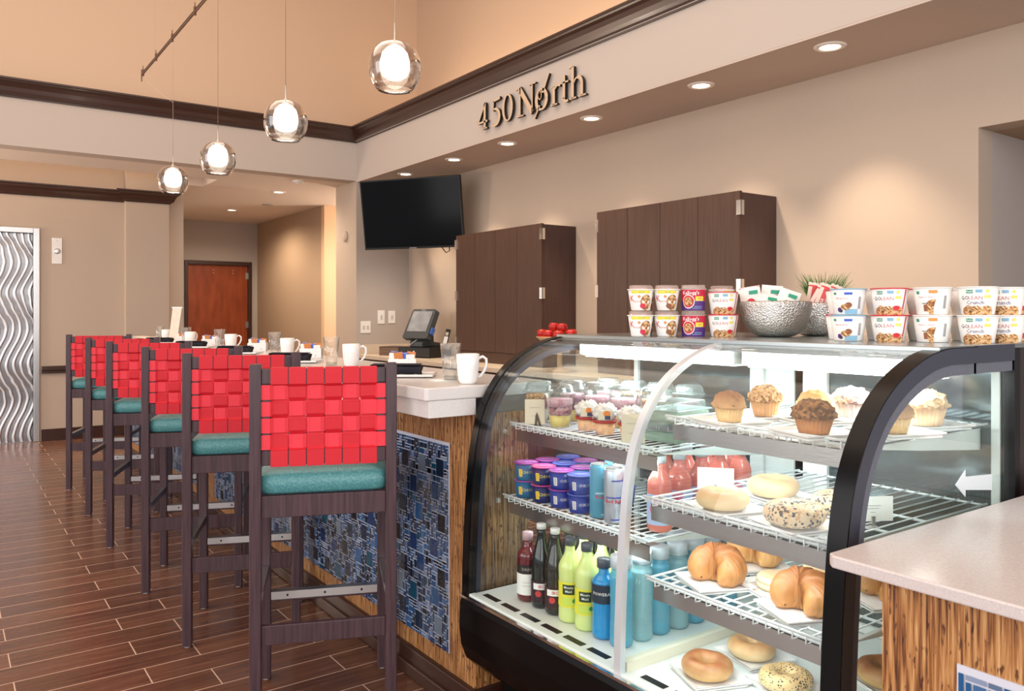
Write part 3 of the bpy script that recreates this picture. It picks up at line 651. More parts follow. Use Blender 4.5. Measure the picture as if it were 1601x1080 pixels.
# ------------------------------------------------------------------ stools
def make_stool():
    t = thing('bar_stool', '', 'bar stool')
    HX, D = 0.205, 0.42       # half leg spacing, depth between leg centres
    for s in (-1, 1):
        MB().box(s*HX-0.0175, s*HX+0.0175, -0.02, 0.02, 0.004, 1.145).build('leg', stool_wood, t, bevel=0.003)
        MB().box(s*HX-0.0175, s*HX+0.0175, D-0.02, D+0.02, 0.004, 0.70).build('leg', stool_wood, t, bevel=0.003)
        for y in (0, D): MB().lathe([(0, 0), (0.014, 0), (0.014, 0.006), (0, 0.006)], 12, (s*HX, y, 0)).build('foot_glide', white_p, t)
    MB().box(-HX+0.0175, HX-0.0175, -0.012, 0.012, 0.675, 0.742).box(-HX+0.0175, HX-0.0175, D-0.012, D+0.012, 0.675, 0.742).box(-HX-0.012, -HX+0.012, 0.02, D-0.02, 0.675, 0.742).box(HX-0.012, HX+0.012, 0.02, D-0.02, 0.675, 0.742).build('seat_frame', stool_wood, t, bevel=0.002)
    # cushion
    n = 20; mb = MB(); vs = []; lay = [(0.744, 0.99), (0.752, 1.02), (0.775, 1.035), (0.795, 1.02), (0.806, 0.97), (0.816, 0.8), (0.821, 0.5), (0.823, 0.0)]
    for z, f in lay:
        for i in range(n*2):
            a = 2*math.pi*i/(n*2); c, s_ = math.cos(a), math.sin(a); p = 0.18
            x = math.copysign(abs(c)**p, c)*0.195*f; y = math.copysign(abs(s_)**p, s_)*0.212*f
            vs.append((x, D/2+0.004+y, z))
    k = n*2
    fs = [(j*k+i, j*k+(i+1) % k, (j+1)*k+(i+1) % k, (j+1)*k+i) for j in range(len(lay)-1) for i in range(k)]+[tuple(range(k))[::-1]]
    mb.add(vs, fs, 0, True).build('seat_cushion', teal, t)
    # stretchers
    MB().box(-HX+0.0175, HX-0.0175, -0.01, 0.01, 0.285, 0.345).build('stretcher', stool_wood, t, bevel=0.002)
    f = MB().box(-HX+0.0175, HX-0.0175, D-0.015, D+0.015, 0.275, 0.308).build('footrest', stool_wood, t, bevel=0.002)
    mb = MB().box(-HX+0.019, HX-0.019, D-0.017, D+0.017, 0.308, 0.3105).box(-HX+0.019, HX-0.019, D-0.0175, D-0.0152, 0.283, 0.3105)
    mb.build('metal_strip', steel, f)
    sc = MB()
    for x in (-0.13, 0, 0.13): sc.lathe([(0, 0), (0.004, 0), (0.004, 0.002), (0, 0.0025)], 8, M=Matrix.Translation((x, D-0.0175, 0.297)) @ Matrix.Rotation(math.radians(90), 4, 'X'))
    sc.build('screw', black_p, f)
    for s in (-1, 1):
        q = MB().box(s*HX-0.01, s*HX+0.01, 0.02, D-0.02, 0.375, 0.405).build('side_stretcher', stool_wood, t, bevel=0.002)
        MB().box(s*HX-0.012, s*HX+0.012, 0.022, D-0.022, 0.405, 0.4075).box(s*HX-0.0125, s*HX-0.0102, 0.022, D-0.022, 0.385, 0.4075).build('metal_strip', steel, q)
    # back: dark inner frame and woven straps
    bx = HX-0.0175; z0, z1 = 0.835, 1.130
    MB().box(-bx, bx, -0.011, 0.011, z1-0.046, z1).box(-bx, bx, -0.011, 0.011, z0, z0+0.046).box(-bx, -bx+0.026, -0.010, 0.010, z0+0.046, z1-0.046).box(bx-0.026, bx, -0.010, 0.010, z0+0.046, z1-0.046).build('back_frame', stool_wood, t, bevel=0.002)
    wv = MB(); xs = [-0.135+0.054*i for i in range(6)]; zs = [z0+0.046+0.0508*(j+0.5) for j in range(4)]
    def strap(path, half, axis, m):
        th = 0.0013
        for i in range(len(path)-1):
            a, b = Vector(path[i]), Vector(path[i+1]); d = (b-a).normalized(); nn = Vector((-d.y, d.x))*th
            q = [a-nn, b-nn, b+nn, a+nn]
            if axis == 'V': f3 = lambda p, h: (h[0]+h[1], p.x, p.y)
            else: f3 = lambda p, h: (p.y, p.x, h[0]+h[1])
            vs = [f3(p, (half[0], -half[1])) for p in q]+[f3(p, (half[0], half[1])) for p in q]
            fs = [(0, 1, 2, 3), (7, 6, 5, 4), (0, 4, 5, 1), (1, 5, 6, 2), (2, 6, 7, 3), (3, 7, 4, 0)]
            if axis == 'V': fs = [f_[::-1] for f_ in fs]
            wv.add(vs, fs, m)
    o_ = 0.0135
    for i, x in enumerate(xs):
        path = [(o_, z0+0.05), (o_, z0-0.003), (-o_, z0-0.003), (-o_, z0+0.046)]
        for j, z in enumerate(zs):
            y = -0.006 if (i+j) % 2 == 0 else 0.002
            path += [(y, z-0.017), (y, z+0.017)]
        path += [(-o_, z1-0.046), (-o_, z1+0.003), (o_, z1+0.003), (o_, z1-0.05)]
        strap(path, (x, 0.0253), 'V', 0)
    for j, z in enumerate(zs):
        path = [(o_, -bx+0.03), (o_, -bx-0.0), (-o_, -bx-0.0), (-o_, -bx+0.026)]
        for i, x in enumerate(xs):
            y = 0.002 if (i+j) % 2 == 0 else -0.006
            path += [(y, x-0.017), (y, x+0.017)]
        path += [(-o_, bx-0.026), (-o_, bx), (o_, bx), (o_, bx-0.03)]
        strap(path, (z, 0.0225), 'H', 1)
    wv.build('woven_straps', [red_a, red_b], t)
    return t
stool = Maker(make_stool)
AN = math.radians(-22.5)
# centre between the rear legs of each stool
for k, (x, y, n) in enumerate([(0.783, 2.45, 'nearest the camera'), (0.784, 3.287, 'second from the camera'), (0.777, 4.03, 'third from the camera'), (0.766, 4.933, 'fourth from the camera'), (0.776, 5.795, 'second from the far end'), (0.77, 6.721, 'nearest the lift door')]):
    cx = x+0.205*math.cos(AN); cy = y+0.205*math.sin(AN)
    stool((cx, cy, 0), 'dark wood bar stool with red woven back and teal seat, '+n, AN, 'bar stools along the bar')

# ------------------------------------------------------------------ settings on the bar top
TOP = 1.0705
def make_mug():
    t = thing('mug', '', 'mug')
    prof = [(0, 0.0), (0.024, 0.0), (0.027, 0.004), (0.031, 0.012), (0.034, 0.03), (0.037, 0.06), (0.0385, 0.097), (0.0365, 0.098), (0.034, 0.06), (0.030, 0.02), (0, 0.012)]
    MB().lathe(prof, 32).build('body', white_gloss, t)
    pts = [(0.034, 0, 0.082), (0.05, 0, 0.088), (0.062, 0, 0.08), (0.063, 0, 0.06), (0.055, 0, 0.04), (0.044, 0, 0.026), (0.034, 0, 0.02)]
    MB().tube(pts, 0.0048, 10).build('handle', white_gloss, t)
    return t
clear = glass_mat('clear_glass', (0.95, 0.96, 0.96), 2.6, haze=0.04, hcol=(210, 210, 210))
def make_pint():
    t = thing('drinking_glass', '', 'glass')
    MB().lathe([(0.026, 0.0), (0.028, 0.05), (0.036, 0.126), (0.0345, 0.126), (0.0265, 0.05), (0.024, 0.014)], 28, closed=False).build('wall', clear, t)
    MB().lathe([(0, 0.0005), (0.024, 0.0005), (0.0245, 0.012), (0, 0.012)], 24).build('base', glass_mat('thick_glass', (0.72, 0.74, 0.74), 3.0, haze=0.1), t)
    return t
def make_napkin():
    t = thing('folded_napkin', '', 'napkin')
    vs = []; nx, k = 10, 12
    mb = MB()
    for i in range(nx+1):
        x = -0.09+0.18*i/nx; w = 1+0.1*math.sin(i*1.3)
        for j in range(k):
            a = 2*math.pi*j/k; c, s_ = math.cos(a), math.sin(a)
            vs.append((x+0.004*math.sin(3*a), math.copysign(abs(c)**0.6, c)*0.045*w, 0.017+math.copysign(abs(s_)**0.6, s_)*0.0165*(1+0.08*math.sin(i*2.1+a))))
    fs = [(i*k+j, i*k+(j+1) % k, (i+1)*k+(j+1) % k, (i+1)*k+j) for i in range(nx) for j in range(k)]
    fs += [tuple(range(k)), tuple(nx*k+j for j in range(k))[::-1]]
    mb.add(vs, [f[::-1] for f in fs], 0, True).build('cloth', linen_black, t)
    MB().box(-0.088, 0.088, -0.041, 0.041, 0.0345, 0.037).build('top_fold', linen_black, t, bevel=0.001)
    return t
def make_plate():
    t = thing('side_plate', '', 'plate')
    MB().box(-0.13, 0.13, -0.075, 0.075, 0.004, 0.009).box(-0.095, 0.095, -0.05, 0.05, 0, 0.004).build('dish', white_gloss, t, bevel=0.003)
    MB().box(-0.13, 0.13, -0.075, -0.068, 0.0088, 0.012).box(-0.13, 0.13, 0.068, 0.075, 0.0088, 0.012).box(-0.13, -0.123, -0.068, 0.068, 0.0088, 0.012).box(0.123, 0.13, -0.068, 0.068, 0.0088, 0.012).build('rim', white_gloss, t, bevel=0.001)
    return t
pk_cols = [mat('packet', c, 0.6) for c in [(236, 232, 226), (206, 128, 70), (70, 96, 190), (236, 232, 226), (150, 110, 80), (230, 214, 190)]]
def make_caddy():
    t = thing('sugar_caddy', '', 'sugar caddy')
    MB().box(-0.055, 0.055, -0.035, 0.035, 0, 0.004).box(-0.055, 0.055, -0.035, -0.032, 0.004, 0.05).box(-0.055, 0.055, 0.032, 0.035, 0.004, 0.05).box(-0.055, -0.052, -0.032, 0.032, 0.004, 0.05).box(0.052, 0.055, -0.032, 0.032, 0.004, 0.05).build('box', white_gloss, t, bevel=0.002)
    R = random.Random(3)
    for i in range(16):
        M = Matrix.Translation((-0.034+(i%4)*0.022, -0.024+(i//4)*0.014, 0.045)) @ Matrix.Rotation(math.radians(90+R.uniform(-14, 14)), 4, 'Z') @ Matrix.Rotation(math.radians(R.uniform(-12, 12)), 4, 'X') @ Matrix.Rotation(math.radians(R.uniform(-14, 14)), 4, 'Y')
        MB().box(-0.0012, 0.0012, -0.017, 0.017, -0.036, 0.020+R.uniform(0, 0.014), M=M).build('sugar_packet', pk_cols[i % 6], t)
    return t
mug, pint, napkin, splate, caddy = Maker(make_mug), Maker(make_pint), Maker(make_napkin), Maker(make_plate), Maker(make_caddy)
def make_coaster():
    t = thing('paper_coaster', '', 'coaster')
    MB().lathe([(0, 0), (0.05, 0), (0.05, 0.0015), (0, 0.0015)], 24).build('disc', card, t)
    MB().lathe([(0.046, 0.0015), (0.05, 0.0015), (0.05, 0.0022), (0.046, 0.0022)], 24, closed=True).build('raised_edge', card, t)
    return t
coaster = Maker(make_coaster)
seats = ['at the near end of the bar', 'behind the second stool', 'behind the third stool', 'behind the fourth stool', 'behind the fifth stool', 'at the far end of the bar']
MUG = [(1.405, 2.222), (1.447, 3.232), (1.513, 4.203), (1.515, 5.239), (1.469, 6.08), (1.516, 7.05)]
GLS = [(1.425, 2.365), (1.405, 3.35), (1.513, 4.40), (1.492, 5.41), (1.495, 6.307), (1.50, 7.22)]
NAP = [(1.35, 2.62), (1.33, 3.66), (1.36, 4.62), (1.36, 5.60), (1.36, 6.55), None]
CAD = [(1.50, 2.86), (1.56, 3.98), (1.58, 4.90), (1.55, 5.84), (1.58, 6.72), None]
for k in range(6):
    hr = math.radians(-20) if k != 4 else 0.5
    mug((MUG[k][0], MUG[k][1], TOP), 'white china mug '+seats[k], hr, 'white mugs on the bar')
    if k == 0: coaster((GLS[k][0]-0.02, GLS[k][1]+0.01, TOP), 'white paper coaster under the nearest glass on the bar', 0)
    pint((GLS[k][0], GLS[k][1], TOP+(0.0016 if k == 0 else 0)), 'clear pint glass '+seats[k], 0, 'pint glasses on the bar')
    if NAP[k]:
        splate((NAP[k][0]+0.012, NAP[k][1], TOP), 'flat white plate under the dark napkin '+seats[k], math.radians(-36), 'white plates on the bar')
        napkin((NAP[k][0], NAP[k][1], TOP+0.009), 'dark folded napkin on a white plate '+seats[k], math.radians(-36), 'dark napkins on the bar')
        caddy((CAD[k][0], CAD[k][1], TOP), 'white caddy stuffed with sugar packets '+seats[k], math.radians(-30), 'sugar caddies on the bar')
ms = thing('menu_stand', 'tall cream menu card standing tilted at the far end of the bar', 'menu', (1.52, 6.84, TOP), math.radians(-40))
MB().prism([(-0.035, 0.004), (0.035, 0.004), (0.075, 0.275), (0.0, 0.275)], -0.004, 0.004, 'Y').build('card', paper, ms)
MB().box(-0.05, 0.05, -0.03, 0.03, 0, 0.008).build('base', white_p, ms, bevel=0.002)
MB().box(-0.006, 0.08, -0.006, 0.006, 0.272, 0.283).build('clip', white_p, ms)
nw = thing('newspaper', 'folded newspaper lying on the far end of the bar', 'newspaper', (1.40, 7.55, TOP), math.radians(-30))
for i, (a, dz) in enumerate(((0.05, 0), (-0.08, 0.008), (0.12, 0.016))):
    M = Matrix.Rotation(a, 4, 'Z')
    mb = MB(); n_ = 8; vs = []
    for q in range(n_+1):
        x = -0.17+0.34*q/n_; zz = dz+0.001+0.01*abs(math.sin(q*0.7+i))
        vs += [(x, -0.11, zz), (x, 0.11, zz), (x, 0.11, zz+0.006), (x, -0.11, zz+0.006)]
    fs = []
    for q in range(n_):
        b_ = q*4
        fs += [(b_+j, b_+(j+1) % 4, b_+4+(j+1) % 4, b_+4+j) for j in range(4)]
    fs += [(3, 2, 1, 0), (n_*4, n_*4+1, n_*4+2, n_*4+3)]
    mb.add(vs, fs, 0, False, M).build('section', paper, nw)

# ------------------------------------------------------------------ till on the back counter
CT = 0.8605
dr = thing('cash_drawer', 'black cash drawer under the till on the back counter', 'cash drawer', (3.99, 7.12, CT), math.radians(-62))
MB().box(-0.19, 0.19, -0.2, 0.2, 0.006, 0.105).build('housing', black_p, dr, bevel=0.004)
MB().box(-0.185, 0.185, -0.206, -0.2, 0.012, 0.098).build('drawer_front', mat('drawer_front', (30, 28, 28), 0.35), dr, bevel=0.002)
MB().lathe([(0, 0), (0.012, 0), (0.012, 0.004), (0, 0.004)], 14, M=Matrix.Translation((0.0, -0.206, 0.06)) @ Matrix.Rotation(math.radians(90), 4, 'X')).build('lock', chrome, dr)
for sx in (-1, 1):
    for sy in (-1, 1): MB().lathe([(0, 0), (0.012, 0), (0.012, 0.0065), (0, 0.0065)], 10, (sx*0.16, sy*0.17, 0)).build('foot', black_p, dr)
bx = thing('counter_box', 'low brown box with dark trim on the back counter left of the till', 'box', (3.92, 7.62, CT), math.radians(-62))
MB().box(-0.13, 0.13, -0.12, 0.12, 0, 0.085).build('body', ramp_mat('walnut', [(0.3, (92, 70, 54)), (0.7, (122, 98, 78))], 4, (1, 1, 12)), bx, bevel=0.003)
MB().box(-0.132, 0.132, -0.122, 0.122, 0.085, 0.092).build('lid', base_wood, bx, bevel=0.002)
MB().box(-0.01, 0.01, -0.128, -0.12, 0.035, 0.045).build('latch', chrome, bx)
pos = thing('point_of_sale_terminal', 'grey touch screen till tilted on its stand on the cash drawer', 'till', (3.99, 7.12, CT+0.1055), math.radians(-74))
posg = mat('pos_shell', (56, 62, 66), 0.35)
mb = MB().prism([(-0.13, 0.0), (0.13, 0.0), (0.15, 0.035), (0.04, 0.05), (0.03, 0.20), (0.0, 0.22), (-0.035, 0.12), (-0.13, 0.05)], -0.09, 0.09, 'X')
mb.build('stand', posg, pos, bevel=0.008)
Ms = Matrix.Translation((0, -0.055, 0.215)) @ Matrix.Rotation(math.radians(-27), 4, 'X')
scr = MB().prism([(-0.165, -0.16), (0.165, -0.16), (0.175, -0.145), (0.165, 0.155), (0.15, 0.17), (-0.15, 0.17), (-0.165, 0.155), (-0.175, -0.145)], -0.035, 0.035, 'Y', M=Ms).build('screen_housing', posg, pos, bevel=0.012)
MB().box(-0.135, 0.135, -0.0375, -0.0345, -0.085, 0.14, M=Ms).build('display', mat('till_display', (132, 136, 140), 0.15, var=0.25, vscale=9), scr)
MB().box(-0.03, 0.03, -0.037, -0.0345, 0.15, 0.157, M=Ms).build('badge', grey_ink, scr)
MB().box(0.176, 0.19, -0.02, 0.03, -0.10, -0.03, M=Ms).build('card_reader', mat('reader_blue', (60, 100, 180), 0.4), scr, bevel=0.003)
MB().tube([(-0.1, -0.1, 0.05), (-0.06, -0.15, 0.02), (-0.02, -0.14, 0.05), (0.03, -0.11, 0.09)], 0.003, 6).build('cable', white_p, pos)
ph = thing('cordless_phone', 'black and silver cordless phone standing in its cradle right of the till', 'phone', (4.11, 6.93, CT+0.1055), math.radians(-50))
MB().box(-0.035, 0.035, -0.03, 0.03, 0, 0.025).build('cradle', black_p, ph, bevel=0.006)
Mp = Matrix.Translation((0, 0.0, 0.02)) @ Matrix.Rotation(math.radians(-18), 4, 'X') @ Matrix.Rotation(math.radians(8), 4, 'Y')
hs = MB().box(-0.024, 0.024, -0.012, 0.012, 0.0, 0.165, M=Mp).build('handset', black_p, ph, bevel=0.006)
MB().box(-0.02, 0.02, -0.0135, -0.0115, 0.01, 0.085, M=Mp).build('keypad', steel, hs)
MB().box(-0.016, 0.016, -0.0135, -0.0115, 0.095, 0.13, M=Mp).build('display', grey_paint, hs)

# fruit bowl between the cabinets
fb = thing('fruit_stand', 'pale footed fruit bowl of red apples on the back counter between the cabinets', 'bowl', (3.82, 4.74, CT))
MB().lathe([(0, 0), (0.09, 0), (0.09, 0.01), (0.02, 0.03), (0.018, 0.17), (0.04, 0.2), (0.13, 0.225), (0.18, 0.262), (0.175, 0.266), (0.12, 0.235), (0, 0.22)], 32).build('bowl', mat('bamboo_bowl', (196, 160, 120), 0.4), fb)
apple_m = ramp_mat('apple_skin', [(0.3, (150, 16, 22)), (0.6, (186, 40, 34)), (0.78, (206, 120, 70))], 14, rough=0.25, bump=0)
def make_apple():
    t = thing('apple', '', 'apple')
    MB().lathe([(0.0, 0.006), (0.012, 0.001), (0.026, 0.006), (0.036, 0.022), (0.040, 0.042), (0.036, 0.06), (0.022, 0.072), (0.010, 0.070), (0.0, 0.062)], 20).build('flesh', apple_m, t)
    MB().tube([(0, 0, 0.06), (0.002, 0, 0.072), (0.006, 0, 0.082)], 0.0015, 6).build('stem', base_wood, t)
    return t
apple = Maker(make_apple)
zr = CT+0.235
for i, (dx, dy, dz, n) in enumerate([(-0.09, 0.10, 0.012, 'leftmost'), (-0.11, 0.0, 0.008, 'front one second from the left'), (-0.085, -0.09, 0.006, 'front one in the middle'), (0.0, -0.13, 0.012, 'rightmost, near the rim'), (0.03, 0.12, 0.012, 'at the far rim'), (0.12, 0.0, 0.012, 'at the back against the wall side'), (-0.03, 0.035, 0.062, 'topmost on the left'), (-0.02, -0.055, 0.058, 'topmost on the right')]):
    apple((3.82+dx, 4.74+dy, zr+dz), 'red apple in the footed fruit bowl, '+n, i*0.9, 'red apples in the bowl')
# ------------------------------------------------------------------ display case
ZC = 1.23; YN, YF, YD = 0.857, 2.118, 1.43; XR = 2.42
raw = [(1.330, 0.42), (1.333, 0.55), (1.340, 0.68), (1.348, 0.78), (1.358, 0.87), (1.376, 0.955), (1.402, 1.02), (1.436, 1.075), (1.482, 1.125), (1.54, 1.165), (1.605, 1.195), (1.67, 1.215), (1.74, 1.2245), (1.80, 1.225), (1.86, 1.225)]
def smooth(P, n=3):
    out = []
    for i in range(len(P)-1):
        p0, p1, p2, p3 = P[max(i-1, 0)], P[i], P[i+1], P[min(i+2, len(P)-1)]
        for k in range(n):
            t = k/n
            out.append(tuple(0.5*((2*p1[c])+(-p0[c]+p2[c])*t+(2*p0[c]-5*p1[c]+4*p2[c]-p3[c])*t*t+(-p0[c]+3*p1[c]-3*p2[c]+p3[c])*t**3) for c in (0, 1)))
    return out+[P[-1]]
PR = smooth(raw)
def inset(P, d):
    out = []
    for i in range(len(P)):
        a = Vector(P[max(i-1, 0)]); b = Vector(P[min(i+1, len(P)-1)]); t = (b-a).normalized(); out.append((P[i][0]+t.y*d, P[i][1]-t.x*d))
    return out
dc = thing('display_case', 'large black refrigerated display case with curved glass front full of food', 'display case', (1.85, 1.49, 0))
basep = [(1.325, 0.42), (1.318, 0.40), (1.315, 0.33), (1.322, 0.27), (1.34, 0.225), (1.37, 0.195), (1.42, 0.18), (XR, 0.18), (XR, 0.42)]
MB().prism(basep, 0.838, 2.132, 'Y').build('base', black_gloss, dc, world=True, bevel=0.003)
MB().box(1.47, XR-0.02, 0.86, 2.11, 0.0, 0.18).build('plinth', black_p, dc, world=True)
MB().box(1.316, 1.332, 0.838, 2.132, 0.4205, 0.428).build('front_trim', chrome, dc, world=True)
case_white = mat('case_enamel', (226, 230, 226), 0.3)
deck = MB().box(1.332, 1.352, YN+0.02, YF-0.02, 0.4205, 0.432).box(1.352, XR-0.3, YN+0.02, YF-0.02, 0.4205, 0.430).build('deck', case_white, dc, world=True)
mb = MB()
y = YN+0.06
while y < YF-0.12:
    if abs(y+0.04-YD) > 0.07: mb.box(1.362, 1.382, y, y+0.075, 0.4302, 0.4312)
    y += 0.098
mb.build('air_slots', black_p, deck, world=True)
# glass
cglass = glass_mat('case_glass', (0.965, 0.985, 0.98), 1.0)
eglass = glass_mat('end_glass', (0.93, 0.965, 0.955), 1.4, haze=0.02)
for a, b in ((YN+0.012, YD-0.012), (YD+0.012, YF-0.012)):
    g = MB(); I = inset(PR, 0.006); n = len(PR)
    vs = [(p[0]-0.001, a, p[1]) for p in PR]+[(p[0]-0.001, b, p[1]) for p in PR]
    g.add(vs, [(i, n+i, n+i+1, i+1) for i in range(n-1)], 0, True)
    vs = [(p[0], a, p[1]) for p in I]+[(p[0], b, p[1]) for p in I]
    g.add(vs, [(i+1, n+i+1, n+i, i) for i in range(n-1)], 0, True)
    g.build('curved_glass', cglass, dc, world=True)
def frame(ya, yb, name, w1, w2, m1, m2, end=1.74, top=True):
    o1, o2, o3 = PR, inset(PR, w1), inset(PR, w1+w2)
    mb = MB().band(o1, o2, ya, yb, 'Y', 0)
    if top: mb.box(PR[-1][0], 2.04, ya, yb, ZC-0.005-w1, ZC-0.001)
    f = mb.build(name, m1, dc, world=True)
    mb = MB().band(o2, o3, ya+0.004, yb-0.004, 'Y', 0)
    if top: mb.box(o3[-1][0]-0.01, 2.036, ya+0.004, yb-0.004, ZC-0.005-w1-w2, ZC-0.005-w1)
    mb.build(name.replace('frame', 'gasket'), m2, f, world=True)
    return f
fr = frame(0.842, 0.872, 'end_frame', 0.034, 0.024, frame_grey, gasket)
MB().band([(p[0]-0.0035, p[1]+0.002) for p in PR], PR, 0.842, 0.882, 'Y').build('edge_strip', black_gloss, fr, world=True)
fr = frame(2.103, 2.133, 'end_frame', 0.030, 0.02, black_p, frame_grey)
MB().band([(p[0]-0.0035, p[1]+0.002) for p in PR], PR, 2.10, 2.133, 'Y').build('edge_strip', black_gloss, fr, world=True)
# divider: pale arched frame and its pane
pale = mat('divider_enamel', (206, 212, 216), 0.3, metal=0.3)
dv = MB().band([(p[0]-0.001, p[1]) for p in PR], inset(PR, 0.016), YD-0.011, YD+0.011, 'Y').build('divider_frame', pale, dc, world=True)
def pane(y, name, m, xr, par, d=0.01, th=0.005):
    P = inset(PR, d); poly = [(p[0], p[1]) for p in P]+[(xr, P[-1][1]), (xr, 0.435)]
    vs = [(p[0], y, p[1]) for p in poly]; n = len(vs); fs = [(n-1, i, i+1) for i in range(n-2)]
    vs2 = [(p[0], y+th, p[1]) for p in poly]
    MB().add(vs, fs).add(vs2, [f[::-1] for f in fs]).build(name, m, par, world=True)
pane(YD-0.0025, 'divider_pane', cglass, 2.04, dc, 0.016)
MB().box(1.352, 2.04, YD-0.012, YD+0.012, 0.4305, 0.455).build('divider_sill', mat('sill_cream', (222, 218, 196), 0.4), dc, world=True)
pane(YN-0.0025, 'end_glass', eglass, 2.035, dc, 0.05)
pane(YF-0.0025, 'end_glass', eglass, 2.035, dc, 0.045)
# top
topsteel = mat('top_steel', (176, 184, 184), 0.22, metal=0.85)
MB().box(1.70, XR, 0.846, 2.128, ZC-0.012, ZC).build('top_panel', topsteel, dc, world=True, bevel=0.002)
MB().box(1.70, 1.715, 0.88, 2.10, ZC-0.030, ZC-0.0122).build('top_trim', topsteel, dc, world=True)
tube_m = mat('fluorescent_glow', (236, 252, 255), 0.5, emit=6)
lb = MB().box(1.78, 1.86, 0.885, 1.415, ZC-0.072, ZC-0.0125).box(1.78, 1.86, 1.445, 2.09, ZC-0.072, ZC-0.0125).build('light_housing', white_p, dc, world=True)
for a, b in ((0.90, 1.405), (1.455, 2.08)):
    MB().box(1.765, 1.7795, a, b, ZC-0.066, ZC-0.018).box(1.79, 1.85, a, b, ZC-0.076, ZC-0.0725).build('light_diffuser', tube_m, lb, world=True)
    light('case_lamp', 'AREA', (1.78-1.85, (a+b)/2-1.49, ZC-0.08), 4.2, (0.90, 0.97, 1.0), dc, rot=(0, math.radians(-12), 0), shape='RECTANGLE', size=0.06, size_y=b-a)
# rear doors and rear panel
dglass = mat('rear_door_glass', (92, 102, 104), 0.12, metal=0.75)
for a, b, m in ((0.885, 1.33, dglass), (1.37, 1.415, case_white), (1.445, 1.545, case_white), (1.60, 2.09, dglass)):
    d_ = MB().box(2.052, 2.058, a, b, 0.44, 1.19).build('rear_door', m, dc, world=True)
mb = MB()
for yy in (0.875, 1.33, 1.545, 2.085): mb.box(2.04, 2.075, yy, yy+(0.05 if yy in (1.33, 1.545) else 0.02), 0.435, 1.2)
mb.box(2.04, 2.075, 0.875, 2.105, 1.19, ZC-0.0125).box(2.04, 2.075, 0.875, 2.105, 0.431, 0.455)
mb.build('rear_frame', case_white, dc, world=True, bevel=0.002)
rp = mat('rear_panel_dark', (46, 38, 38), 0.35, metal=0.2)
MB().box(2.078, XR-0.01, 0.848, 0.87, 0.4205, ZC-0.0125).box(2.078, XR-0.01, 2.1, 2.125, 0.4205, ZC-0.0125).box(XR-0.02, XR-0.01, 0.872, 2.098, 0.4205, ZC-0.0125).build('rear_panel', rp, dc, world=True)
MB().box(2.042, 2.070, 0.842, 0.872, 0.4205, ZC-0.0125).build('rear_post', black_p, dc, world=True, bevel=0.002)
# arrow sticker on the near end glass
ar = [(1.782, 0.930), (1.826, 0.958), (1.826, 0.943), (1.95, 0.934), (1.95, 0.898), (1.826, 0.914), (1.826, 0.899)]
MB().prism(ar, 0.8525, 0.8540, 'Y').build('arrow_sticker', mat('arrow_white', (226, 234, 238), 0.6), dc, world=True)

def shelf(y0, y1, z, xf, name='wire_shelf', xb=2.02):
    s = MB()
    for xx in [xf+0.001, xf+0.05, xf+0.2, xf+0.35, xb-0.01]: s.tube([(xx, y0, z-0.0035), (xx, y1, z-0.0035)], 0.003, 6)
    s.tube([(xf-0.004, y0, z+0.006), (xf-0.004, y1, z+0.006)], 0.0033, 6)
    s.tube([(xf-0.004, y0, z+0.006), (xf+0.01, y0, z-0.002), (xb, y0, z-0.002)], 0.003, 6).tube([(xf-0.004, y1, z+0.006), (xf+0.01, y1, z-0.002), (xb, y1, z-0.002)], 0.003, 6)
    n = int((y1-y0)/0.031)
    for i in range(1, n):
        yy = y0+(y1-y0)*i/n
        s.tube([(xf-0.004, yy, z+0.006), (xf-0.004, yy, z-0.012), (xf+0.012, yy+0.001, z-0.014), (xf+0.016, yy, z-0.0015), (xb, yy, z-0.0015)], 0.0019, 5)
    o = s.build(name, white_wire, dc, world=True)
    MB().box(xf+0.018, xf+0.021, y0+0.004, y1-0.004, z-0.055, z-0.016).box(xf+0.018, xf+0.055, y0+0.004, y1-0.004, z-0.0175, z-0.016).build('shelf_fascia', steel, o, world=True)
    MB().tube([(xf+0.034, y0+0.02, z-0.036), (xf+0.034, y1-0.02, z-0.036)], 0.008, 10).build('shelf_lamp_tube', tube_m, o, world=True)
    light('shelf_lamp', 'AREA', (xf+0.036-1.85, (y0+y1)/2-1.49, z-0.05), 0.65, (0.92, 0.98, 1.0), dc, rot=(0, math.radians(-25), 0), shape='RECTANGLE', size=0.02, size_y=(y1-y0)*0.9)
    for yy in (y0+0.03, y1-0.03):
        MB().prism([(xf+0.05, z-0.018), (2.05, z-0.018), (2.05, z-0.07), (xf+0.3, z-0.045)], yy-0.002, yy+0.002, 'Y').build('shelf_bracket', case_white, o, world=True)
    return o
ZA, ZB, ZCC = 1.040, 0.850, 0.655; LA, LB = 0.948, 0.722
shelf(0.895, 1.405, ZA, 1.475); shelf(0.895, 1.405, ZB, 1.398); shelf(0.895, 1.405, ZCC, 1.405)
shelf(1.46, 2.085, LA, 1.482); shelf(1.46, 2.085, LB, 1.455)
ZD = 0.4305

